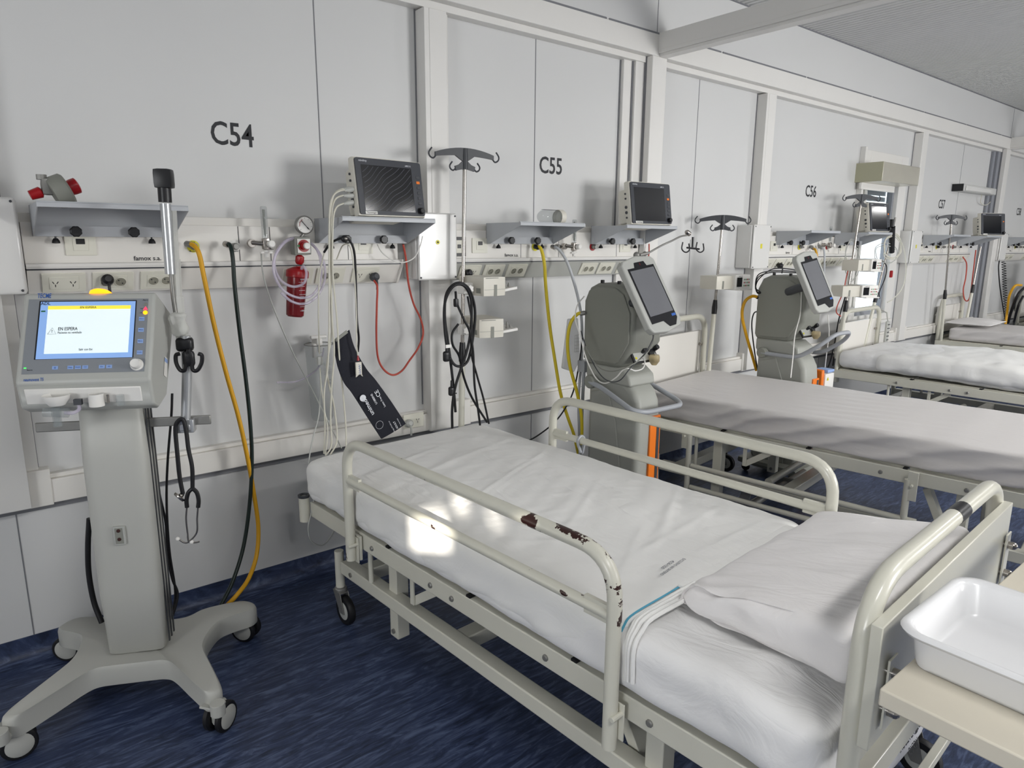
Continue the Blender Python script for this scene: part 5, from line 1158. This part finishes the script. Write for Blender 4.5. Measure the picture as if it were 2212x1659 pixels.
# plugs
def plug(label, px_, py_, y, m=BLACK, s=1, down=True):
    p = atY(px_, py_, y); mb = MB(); mb.lathe([(.017*s, 0), (.020*s, .010), (.018*s, .028), (.010*s, .036)], T(*p) @ RX(math.radians(75)), 16)
    if down: mb.tube(spline([p+V((0, -.03, 0)), p+V((0, -.036, -.02)), p+V((0, -.034, -.05))], 5), .005, 8)
    return tag(mb.build('mains_plug', m), label, 'plug')
plug('black mains plug in the double socket above the left ventilator', 231, 607, -.065)
plug('black mains plug in the C55 socket beside the drip stand rod', 1008, 592, -.065)
plug('grey mains plug with the red cable in the C54 socket', 806, 600, -.065, DKGREY)
plug('grey plug in the low duct socket beside the navy cuff', 880, 915, -.055, GREYL)
plug('black plug above the third ventilator', 1681, 575, -.07)
mb = MB(); p = atY(893, 908, -.05); M = FM(p, (1, 0, 0), (0, 0, 1)); mb.box(-.055, .055, -.035, .035, 0, .006, M)
ob = tag(mb.build('duct_socket', PLATE, bevel=.002), 'white mains socket set in the service duct behind the navy cuff', 'socket'); mb = MB(); mb.M = M
for q, a in ((-.006, .5), (.006, -.5)): mb.box(-.0011, .0011, -.0045, .0045, .006, .0068, T(.02+q, .003, 0) @ RZ(a))
mb.box(-.0011, .0011, -.0045, .0045, .006, .0068, T(.02, -.009, 0)); mb.build('socket_hole', INK, ob)
# ------------------------------------------------------------------ leads of the first monitor
mx = [(742, 411, -.27), (735, 423, -.27), (750, 438, -.27)]
LE = [[(757, 409, -.29), (738, 409, -.30), (722, 420, -.31), (715, 450, -.31), (713, 520, -.30), (713, 620, -.30), (716, 720, -.28), (706, 800, -.26), (722, 880, -.25), (728, 950, -.25), (712, 985, -.25)],
      [(757, 423, -.29), (738, 423, -.30), (722, 434, -.31), (716, 470, -.31), (715, 560, -.30), (717, 680, -.30), (722, 760, -.28), (717, 830, -.27), (714, 900, -.26), (716, 960, -.25), (703, 985, -.25)],
      [(757, 438, -.29), (738, 441, -.30), (724, 453, -.31), (719, 490, -.31), (719, 590, -.31), (728, 690, -.30), (733, 770, -.28), (741, 850, -.26), (747, 920, -.25), (748, 965, -.25)],
      [(757, 410, -.29), (735, 412, -.31), (719, 425, -.32), (712, 460, -.32), (711, 560, -.31), (711, 700, -.30), (708, 790, -.28), (700, 850, -.26), (702, 920, -.25), (700, 980, -.25)]]
for k, (pp, nm) in enumerate(zip(LE, ('rightmost', 'middle', 'left', 'outermost left'))):
    o = hose('monitor_lead', 'cream monitor lead hanging from the left side of the C54 monitor, %s strand' % ('top plug', 'second plug', 'third plug', 'branching left')[k], pp, .0034, CREAMC, cat='monitor lead', group='grey leads of the C54 monitor')
    d = px(pp[:2]); mb = MB(); mb.lathe([(.010, -.012), (.010, .014), (.0065, .022), (.0045, .034)], Z2(d[0], d[1]), 14); pc = mb.build('lead_plug', GREYL, o)
hose('sensor_cable', 'grey lead ending in a small grey junction block before the clear canister', [(700, 545, -.2), (690, 600, -.21), (688, 680, -.22), (690, 765, -.23)], .0028, CREAMC, cat='monitor lead', group='grey leads of the C54 monitor')
p = atY(691, 779, -.235); mb = MB(); mb.rbox(p.x, p.y, p.z, .024, .014, .034, .005, 4, 3, 4); tag(mb.build('lead_junction', GREYL), 'small grey lead junction block in front of the clear canister', 'junction block')
hose('sensor_cable', 'grey lead running down from the junction block to the mattress corner', [(691, 795, -.235), (694, 835, -.24), (700, 880, -.25), (708, 930, -.26), (703, 983, -.26)], .0022, CREAMC, cat='monitor lead', group='grey leads of the C54 monitor')
hose('sensor_cable', 'grey lead dropping left of the nearest bed corner to a floor loop', [(693, 800, -.235), (692, 850, -.24), (688, 900, -.25), (675, 950, -.27), (667, 1000, -.28), (668, 1045, -.29), (678, 1075, -.30), (672, 1110, -.30), (666, 1140, -.30), (672, 1168, -.29), (695, 1178, -.27), (714, 1160, -.25), (724, 1140, -.22)], .0026, GREYL, cat='monitor lead', group='grey leads of the C54 monitor')
hose('cuff_hose', 'black cuff hose looped from a bulb at the C54 shelf down to the cuff', [(700, 545, -.25), (712, 528, -.28), (727, 518, -.30), (745, 514, -.31), (757, 522, -.31), (766, 550, -.31), (769, 620, -.30), (771, 690, -.29), (775, 730, -.27), (773, 760, -.26)], .0045, BLACKR)
hose('sensor_cable', 'pale lead beside the black cuff hose, red sensor tip at its end', [(727, 560, -.24), (741, 530, -.28), (757, 535, -.32), (765, 590, -.32), (770, 680, -.31), (770, 740, -.31), (773, 768, -.31)], .0026, CREAMC, cat='monitor lead')
p = atY(744, 516, -.32); mb = MB(); mb.sphere(p, .014, (1, .8, 1)); mb.k = 1; mb.sphere(p+V((.002, -.008, .001)), .007); tag(mb.build('inflation_bulb', [BLACK, CHROME]), 'small black bulb with steel tip hanging in front of the C54 shelf', 'bulb')
p0, p1 = atY(773, 768, -.315), atY(774, 782, -.315); ft = thing('finger_sensor', 'red tipped sensor wrapped in scribbled white tape before the navy cuff', 'sensor', p0); mb = MB(); mb.lathe([(.002, 0), (.006, .02)], Z2((0, 0, 0), p1-p0), 10); mb.build('red_tip', RED, ft)
mb = MB(); q = p1-p0; mb.box(q.x-.013, q.x+.013, q.y-.004, q.y+.004, q.z-.052, q.z-.0); mb.prism([(-.013, 0), (.013, 0), (.018, -.012), (.004, -.002), (-.014, -.012)], -.003, .003, T(q.x, q.y, q.z-.05) @ RX(PI/2)); mb.build('tape', CREAMP, ft, bevel=.002)
mb = MB()
for k in range(5): mb.tube(spline([(q.x-.004+.002*k, q.y-.005, q.z-.01-.008*k), (q.x+.006, q.y-.005, q.z-.014-.008*k), (q.x-.002, q.y-.005, q.z-.018-.008*k)], 4), .0006, 4)
mb.build('pen_marks', BLUEM, ft)
# cuff
c4 = [atY(x, y, -.27) for x, y in ((752, 711), (720, 735), (828, 951), (876, 914))]
cuff = thing('blood_pressure_cuff', 'navy blood pressure cuff with white print hanging over the nearest bed end', 'blood pressure cuff', c4[0])
def cuffshape():
    L = [atY(x, y, yy) for x, y, yy in ((718, 737, -.26), (728, 790, -.275), (742, 826, -.285), (760, 850, -.29), (795, 905, -.29), (823, 948, -.28))]
    R = [atY(x, y, yy) for x, y, yy in ((754, 712, -.26), (766, 752, -.275), (790, 795, -.285), (812, 822, -.29), (845, 868, -.29), (876, 915, -.28))]
    L, R = spline(L, 5), spline(R, 5); n = len(L); vs = []; K = 8
    for off in (0, .005):
        for i in range(n):
            for k in range(K+1):
                p = L[i].lerp(R[i], k/K); e = .0; vs.append(p+V((0, -off-.006*math.sin(PI*k/K), 0)))
    m_ = K+1; N = n*m_; fs = []
    for i in range(n-1):
        for k in range(K): a = i*m_+k; fs += [(a, a+1, a+m_+1, a+m_), (N+a, N+a+m_, N+a+m_+1, N+a+1)]
    for i in range(n-1):
        for k in (0, K): a = i*m_+k; fs.append((a, a+m_, N+a+m_, N+a))
    for k in range(K):
        for i in (0, n-1): a = i*m_+k; fs.append((a, a+1, N+a+1, N+a))
    mb = MB(); mb.add(vs, fs); return mb
cuffshape().build('cuff_band', CUFFM, cuff, world=True, bevel=.002)
def cm(px_, py_, y=-.307, flip=True):
    d = (atY(828, 951, -.28)-atY(745, 800, -.28)); d.y = 0; up = V((0, 0, 1)); p = atY(px_, py_, y); r = d.normalized(); r = -r
    return FM(p, r, V((0, -1, 0)).cross(r))
mb = MB(); 
for s, a, b, z in (('unimed', 797, 880, .026), ('CE', 816, 850, .026), ('U1880NS', 808, 862, .013), ('Latex Free', 826, 868, .012), ('ADULT', 855, 918, .012), ('Range 27.5-36.5 cm', 846, 921, .007), ('For use on adult', 862, 912, .006)): mb.text(s, z, cm(a, b), .0)
M = cm(820, 918); mb.tube([M @ V((.017*math.cos(a), .017*math.sin(a), 0)) for a in [2*PI*k/24 for k in range(25)]], .0006, 4)
M = cm(784, 860); mb.lathe([(.014, 0), (.001, 0)], M @ Matrix.Diagonal((1, 1, 1, 1)), 20, cap=False)
mb.build('cuff_print', WINK, cuff, world=True, smooth=False)
mb = MB(); a, b = atY(724, 736, -.276), atY(750, 716, -.276); mb.beam(a, b, .003, .012); mb.build('grey_label', GREYD, cuff, world=True)
hose('mains_cable', 'red-brown mains cable looping below the C54 sockets and back up behind the shelf', [(808, 606, -.10), (815, 620, -.12), (814, 660, -.12), (813, 720, -.11), (816, 770, -.11), (828, 797, -.11), (848, 810, -.11), (868, 801, -.11), (885, 778, -.11), (903, 752, -.11), (914, 722, -.10), (909, 690, -.10), (893, 655, -.10), (882, 610, -.10), (877, 560, -.11), (871, 528, -.12)], .0045, REDC, cat='cable')
hose('network_cable', 'thin white cable looping between the shelf underside and the glossy box', [(815, 528, -.09), (825, 545, -.12), (845, 560, -.14), (870, 567, -.15), (895, 556, -.16), (908, 530, -.17), (913, 510, -.18)], .0026, WHITEP, cat='cable')
hose('mains_cable', 'thin red cable between the C55 shelf and the portrait screen', [(1402, 527, -.12), (1402, 545, -.13), (1400, 560, -.14)], .004, REDC, cat='cable')
# black cable coil on the tall drip stand
y = -.33
hose('cable_coil', 'coil of black mains cables hung over the tall drip stand knob', [(984, 890, y), (979, 830, y), (968, 740, y), (961, 690, y), (963, 640, y-.02), (978, 616, y-.03), (998, 612, y-.04), (1016, 630, y-.03), (1026, 670, y-.02), (1023, 720, y-.02), (1010, 780, y-.02), (985, 790, y-.02), (968, 760, y-.02), (960, 700, y-.02), (962, 650, y-.03), (980, 618, y-.045), (1003, 618, y-.045), (1018, 650, y-.03), (1017, 710, y-.03), (1008, 760, y-.03), (985, 830, y-.02), (977, 880, y-.01), (977, 925, y)], .0060, BLACKR, cat='cable')
hose('mains_cable', 'black cable crossing down to the right of the tall drip stand', [(984, 630, y), (987, 655, y-.02), (1002, 690, y-.05), (1014, 715, y-.05), (1022, 760, y-.04), (1025, 830, y-.03), (1032, 880, y-.02), (1037, 918, y)], .0052, BLACKR, cat='cable')
hose('mains_cable', 'black cable swinging furthest right below the tall drip stand', [(1010, 640, y), (1020, 700, y-.02), (1018, 760, y-.02), (1030, 810, y-.02), (1044, 860, y-.01), (1056, 915, y)], .0046, BLACKR, cat='cable')
hose('mains_cable', 'black cable leaving the lower pump and crossing the white tube', [(990, 700, -.33), (977, 720, -.33), (978, 745, -.33), (992, 770, -.32), (1002, 815, -.31), (1020, 860, -.29), (1052, 912, -.27)], .0052, BLACKR, cat='cable')
for px_, py_, s, lb in ((964, 770, 1, 'black mains plug hanging at the left of the cable coil'), (975, 845, .9, 'black mains plug hanging lowest on the cable coil')):
    p = atY(px_, py_, y-.02); mb = MB(); mb.rbox(p.x, p.y, p.z, .03*s, .022, .046*s, .009, 5, 4, 6); mb.lathe([(.006, 0), (.005, .03)], T(p.x+.002, p.y, p.z+.018), 10); mb.box(p.x+.012, p.x+.024, p.y-.008, p.y-.004, p.z-.014, p.z-.009); mb.box(p.x+.012, p.x+.024, p.y+.004, p.y+.008, p.z-.014, p.z-.009); tag(mb.build('mains_plug', BLACK, bevel=.001), lb, 'plug')
p = atY(985, 654, y-.02); mb = MB(); mb.rbox(p.x, p.y, p.z, .020, .018, .036, .005, 4, 4, 4); tag(mb.build('ferrite_bead', BLACK), 'small black ferrite bead on the coiled cable', 'cable part')
p = atY(969, 748, y-.03); mb = MB(); mb.box(p.x-.014, p.x+.014, p.y-.001, p.y+.001, p.z-.007, p.z+.007, I4); tag(mb.build('paper_tag', WHITEP), 'small white tag on the coiled black cable', 'tag')
# ------------------------------------------------------------------ second ventilator details
hose('patient_lead', 'white lead sagging across the neck of the second ventilator', [(1262, 640, -.42), (1247, 660, -.44), (1243, 690, -.46), (1255, 730, -.50), (1263, 765, -.56), (1275, 795, -.62), (1290, 820, -.70), (1308, 828, -.78), (1330, 816, -.86), (1345, 800, -.90), (1358, 796, -.92), (1372, 801, -.92), (1388, 796, -.9), (1393, 782, -.86), (1388, 772, -.80)], .003, WHITEP, cat='lead')
hose('patient_lead', 'grey lead sagging below the portrait screen of the second ventilator', [(1258, 725, -.47), (1270, 760, -.58), (1290, 790, -.70), (1315, 802, -.82), (1345, 797, -.92), (1375, 782, -.95), (1398, 762, -.93), (1410, 740, -.88), (1413, 722, -.82)], .0024, GREYD, cat='lead')
hose('patient_lead', 'dark lead hanging under the portrait screen of the second ventilator', [(1255, 715, -.46), (1268, 755, -.56), (1290, 800, -.70), (1312, 822, -.82), (1338, 822, -.92), (1362, 795, -.95), (1392, 765, -.93), (1409, 735, -.88), (1411, 722, -.82)], .0024, DKGREY, cat='lead')
ar = thing('circuit_arm', 'thin steel swing arm with black hose clips above the portrait screen', 'support arm', atY(1388, 547, -.55))
def aq(a, b, y): return atY(a, b, y)-ar.location
mb = MB(); mb.sphere(aq(1375, 551, -.55), .016); mb.sphere(aq(1393, 548, -.55), .012); mb.tube([aq(1382, 551, -.55), aq(1400, 547, -.56)], .008, 10); mb.build('pivot', STEEL, ar)
mb = MB(); mb.tube(spline([aq(1398, 548, -.55), aq(1430, 530, -.56), aq(1452, 520, -.57), aq(1470, 511, -.57), aq(1484, 508, -.57)], 6), .0045, 10); mb.build('gooseneck', STEEL, ar)
mb = MB(); mb.lathe([(.008, 0), (.013, .008), (.013, .03), (.008, .036)], Z2(aq(1482, 500, -.57), aq(1500, 514, -.57)), 14); mb.build('steel_joint', CHROME, ar)
mb = MB(); mb.tube([aq(1497, 512, -.57), aq(1496, 534, -.57)], .006, 10); mb.tube([aq(1484, 535, -.57), aq(1510, 538, -.57)], .005, 8)
for s, cx in ((-1, 1481), (1, 1512)): mb.tube(spline([aq(cx+7, 526, -.57), aq(cx+8, 540, -.57), aq(cx, 545, -.57), aq(cx-8, 538, -.57), aq(cx-6, 523, -.57)], 5), .0035, 8)
mb.build('hose_clip', BLACK, ar)
bg = thing('plastic_bag', 'clear plastic bag with printed grid hanging behind the second ventilator', 'bag', atY(1240, 740, -.20)); mb = MB()
mb.prism([(-.05, .13), (.02, .13), (.045, -.10), (.0, -.16), (-.085, -.13)], -.008, .008, RX(PI/2)); mb.build('bag_body', mat('milky_film', 'd5d6d6', .3, var=.05, alpha=.6), bg, bevel=.006)
mb = MB(); M = FM((.012, -.011, .0), (1, 0, 0), (0, 0, 1)); [mb.box(-.018, .018, -.05+.018*k, -.0485+.018*k, 0, .0006, M) for k in range(6)]; [mb.box(-.018+.012*k, -.0172+.012*k, -.05, .04, 0, .0006, M) for k in range(4)]; mb.build('printed_grid', GREYD, bg)
# device cart pole with holder at the left flank of the second ventilator
mb = MB(); a, b = atY(1262, 790, -.30), atY(1252, 1000, -.30); mb.tube([a, b], .009, 10); mb.box(a.x-.03, a.x+.05, -.33, -.28, a.z-.03, a.z+.03); tag(mb.build('hose_holder', mat('bar_grey', 'a3a6ab', .35), bevel=.003), 'grey hose holder bracket behind the left flank of the second ventilator', 'bracket')
# clip over the far rail of bed one
p = W(B1) @ V((.915, -.60, .671)); mb = MB(); mb.tube(spline([p+V((0, -.02, -.05)), p+V((-.02, -.02, 0)), p+V((0, -.02, .02)), p+V((.02, -.02, 0)), p+V((.02, -.01, -.06))], 6), .006, 8); tag(mb.build('grey_clip', mat('bar_grey', 'a3a6ab', .35)), 'grey plastic clip hooked over the far side rail of the nearest bed', 'clip')
# humidifier on the third ventilator
hm = thing('humidifier', 'white and orange humidifier with light blue chamber lid standing behind the second bed', 'humidifier', atX(1775, 800, 4.30)); hm.location.z = .60
mb = MB(); mb.rbox(0, 0, 0, .12, .12, .13, .012, 4, 4, 4); mb.build('case', WHITEP, hm)
mb = MB(); mb.rbox(.02, -.01, .075, .09, .09, .022, .008, 4, 4, 2); mb.build('chamber_lid', MATS['key_blue'], hm)
mb = MB(); mb.box(-.085, -.055, -.05, .05, -.06, .09); mb.build('orange_side', ORANGE, hm, bevel=.008)
mb = MB(); M = FM((-.03, -.061, .03), (1, 0, 0), (0, 0, 1)); mb.prism([(-.012, -.01), (.012, -.01), (0, .012)], 0, .001, M); mb.build('warning_triangle', YELL, hm)
hose('patient_lead', 'white lead hanging from the third ventilator screen down its front', [(1731, 628, -.66), (1729, 675, -.70), (1717, 725, -.76), (1713, 770, -.80), (1708, 816, -.82)], .003, WHITEP, cat='lead')
hose('patient_lead', 'white lead hanging right of the third ventilator screen to the humidifier', [(1788, 680, -.70), (1791, 720, -.68), (1786, 760, -.66), (1782, 795, -.64)], .003, WHITEP, cat='lead')
hose('mains_cable', 'black cable dropping behind the third bed head board, left strand', [(1826, 640, -.18), (1812, 690, -.17), (1803, 740, -.16), (1790, 790, -.15), (1778, 800, -.15)], .005, BLACKR, cat='cable')
hose('mains_cable', 'black cable dropping behind the third bed head board, right strand', [(1816, 690, -.14), (1808, 730, -.14), (1799, 790, -.14)], .005, BLACKR, cat='cable')
hose('mains_cable', 'red cable along the drip stand in front of the window', [(1838, 560, -.26), (1828, 600, -.26), (1822, 630, -.26), (1809, 660, -.25), (1807, 675, -.25), (1816, 683, -.25)], .004, REDC, cat='cable')
# leads looped beside the window
random.seed(11)
def loops(label, cx, cy, rx, ry, n, y, m, r, j=3):
    P = []
    for i in range(n*10): a = 2*PI*i/10; P.append(atY(cx+(rx+random.uniform(-j, j))*math.cos(a)+j*.3*math.sin(i), cy+(ry+random.uniform(-j, j))*math.sin(a)+i*.25, y-.002*(i % 10)))
    return cable('lead_loops', label, 'monitor lead', P, r, m, group='looped leads beside the window')
loops('tangle of cream monitor leads looped under the right window shelf corner', 1928, 530, 19, 26, 3, -.26, CREAMC, .0035)
loops('tangle of grey leads hanging left of the bright window', 1840, 560, 14, 45, 2, -.20, GREYL, .003)
loops('small grey lead loop just below the window shelf', 1915, 545, 26, 20, 2, -.24, GREYL, .003)
hose('lead_loops', 'long pale cable loop hanging at the right of the window down to the rod collar', [(1928, 500, -.25), (1950, 530, -.24), (1957, 580, -.24), (1950, 620, -.23), (1930, 645, -.22), (1917, 653, -.22)], .004, CREAMC, cat='monitor lead')
hose('mains_cable', 'thin black cable crossing the bright window', [(1902, 560, -.2), (1915, 575, -.2), (1912, 600, -.2), (1900, 630, -.2), (1900, 645, -.2)], .004, BLACKR, cat='cable')
p = atY(1926, 490, -.27); mb = MB(); mb.tube([p, atY(1926, 545, -.25)], .028, 12, r_end=.022); mb.tube([p, p+V((0, 0, .06))], .02, 10); tag(mb.build('lamp_handle', BLACK), 'black lamp head bundle hanging at the right shelf corner before the window', 'lamp head')
p = atY(1925, 592, -.24); mb = MB(); mb.rbox(p.x, p.y, p.z, .03, .02, .06, .006, 3, 3, 4); tag(mb.build('lead_connector', RED), 'small red lead connector hanging before the window', 'connector')
hose('mains_cable', 'red-brown cable looping at the right of the C57 bed head', [(2080, 555, -.10), (2088, 570, -.12), (2086, 600, -.12), (2081, 625, -.12), (2083, 645, -.12), (2090, 650, -.12), (2096, 636, -.13), (2102, 590, -.14), (2108, 540, -.14)], .006, REDC, cat='cable')
# apparatus at the right edge
ap = thing('anaesthesia_machine', 'grey boxy gas machine with round vents at the right picture edge', 'gas machine', (9.80, -.36, 0))
mb = MB(); mb.rbox(.25, -.2, 1.13, .5, .36, .36, .02, 4, 4, 4); mb.build('case', GREYD, ap)
mb = MB(); mb.box(.02, .48, -.30, -.05, .25, .95); mb.build('cabinet', GREYL, ap, bevel=.01)
mb = MB()
for x, z in ((.07, 1.22), (.20, 1.22)): mb.lathe([(.045, 0), (.045, .008), (.03, .008), (.03, .002), (.012, .002), (.012, .008), (.001, .008)], FM((x, -.382, z), (1, 0, 0), (0, 0, 1)), 20)
mb.box(.02, .06, -.39, -.378, .99, 1.03); mb.box(.05, .09, -.39, -.378, 1.08, 1.11); mb.build('front_fittings', BLACK, ap)
for x, y in ((.05, -.1), (.45, -.1), (.05, -.35), (.45, -.35)): mb = MB(); mb.lathe([(.001, -.02), (.05, -.02), (.055, 0), (.05, .02), (.001, .02)], T(x, y, .055) @ RY(PI/2), 18); mb.tube([(x, y, .06), (x, y, .26)], .015, 8); mb.build('caster', BLACKR, ap)
hose('air_hose', 'orange-yellow hose curving from the gas machine at the right edge', [(2206, 616, -.5), (2192, 618, -.5), (2180, 640, -.45), (2176, 670, -.4), (2172, 700, -.4)], .012, YEL, cat='hose')
hose('breathing_hose', 'thick black hose curving from the gas machine, upper one', [(2212, 622, -.5), (2200, 635, -.5), (2187, 665, -.45), (2177, 698, -.4)], .014, BLACKR)
hose('breathing_hose', 'thick black hose curving from the gas machine, right one', [(2210, 640, -.5), (2200, 660, -.5), (2190, 695, -.42)], .012, BLACKR)
hose('mains_cable', 'black cable falling left of the gas machine', [(2159, 560, -.12), (2157, 580, -.14), (2160, 620, -.14), (2166, 660, -.14), (2172, 695, -.14)], .006, BLACKR, cat='cable')
P = []
for i in range(130): t_ = i/129; c_ = atY(2168+6*t_, 565+130*t_, -.2); P.append(c_+V((.028*math.cos(i*1.2), .02*math.sin(i*1.2), 0)))
mb = MB(); mb.tube(P, .004, 6); tag(mb.build('coiled_cable', BLACKR), 'spiral black cable hanging left of the gas machine', 'cable')
# wall duct on the left edge with open grey hatch
mb = MB(); mb.box(-.45, -.03, -.012, .001, .69, 1.28); o = tag(mb.build('wall_hatch', FRAMEG, bevel=.003), 'dark grey recessed hatch in the wall at the left picture edge', 'hatch')
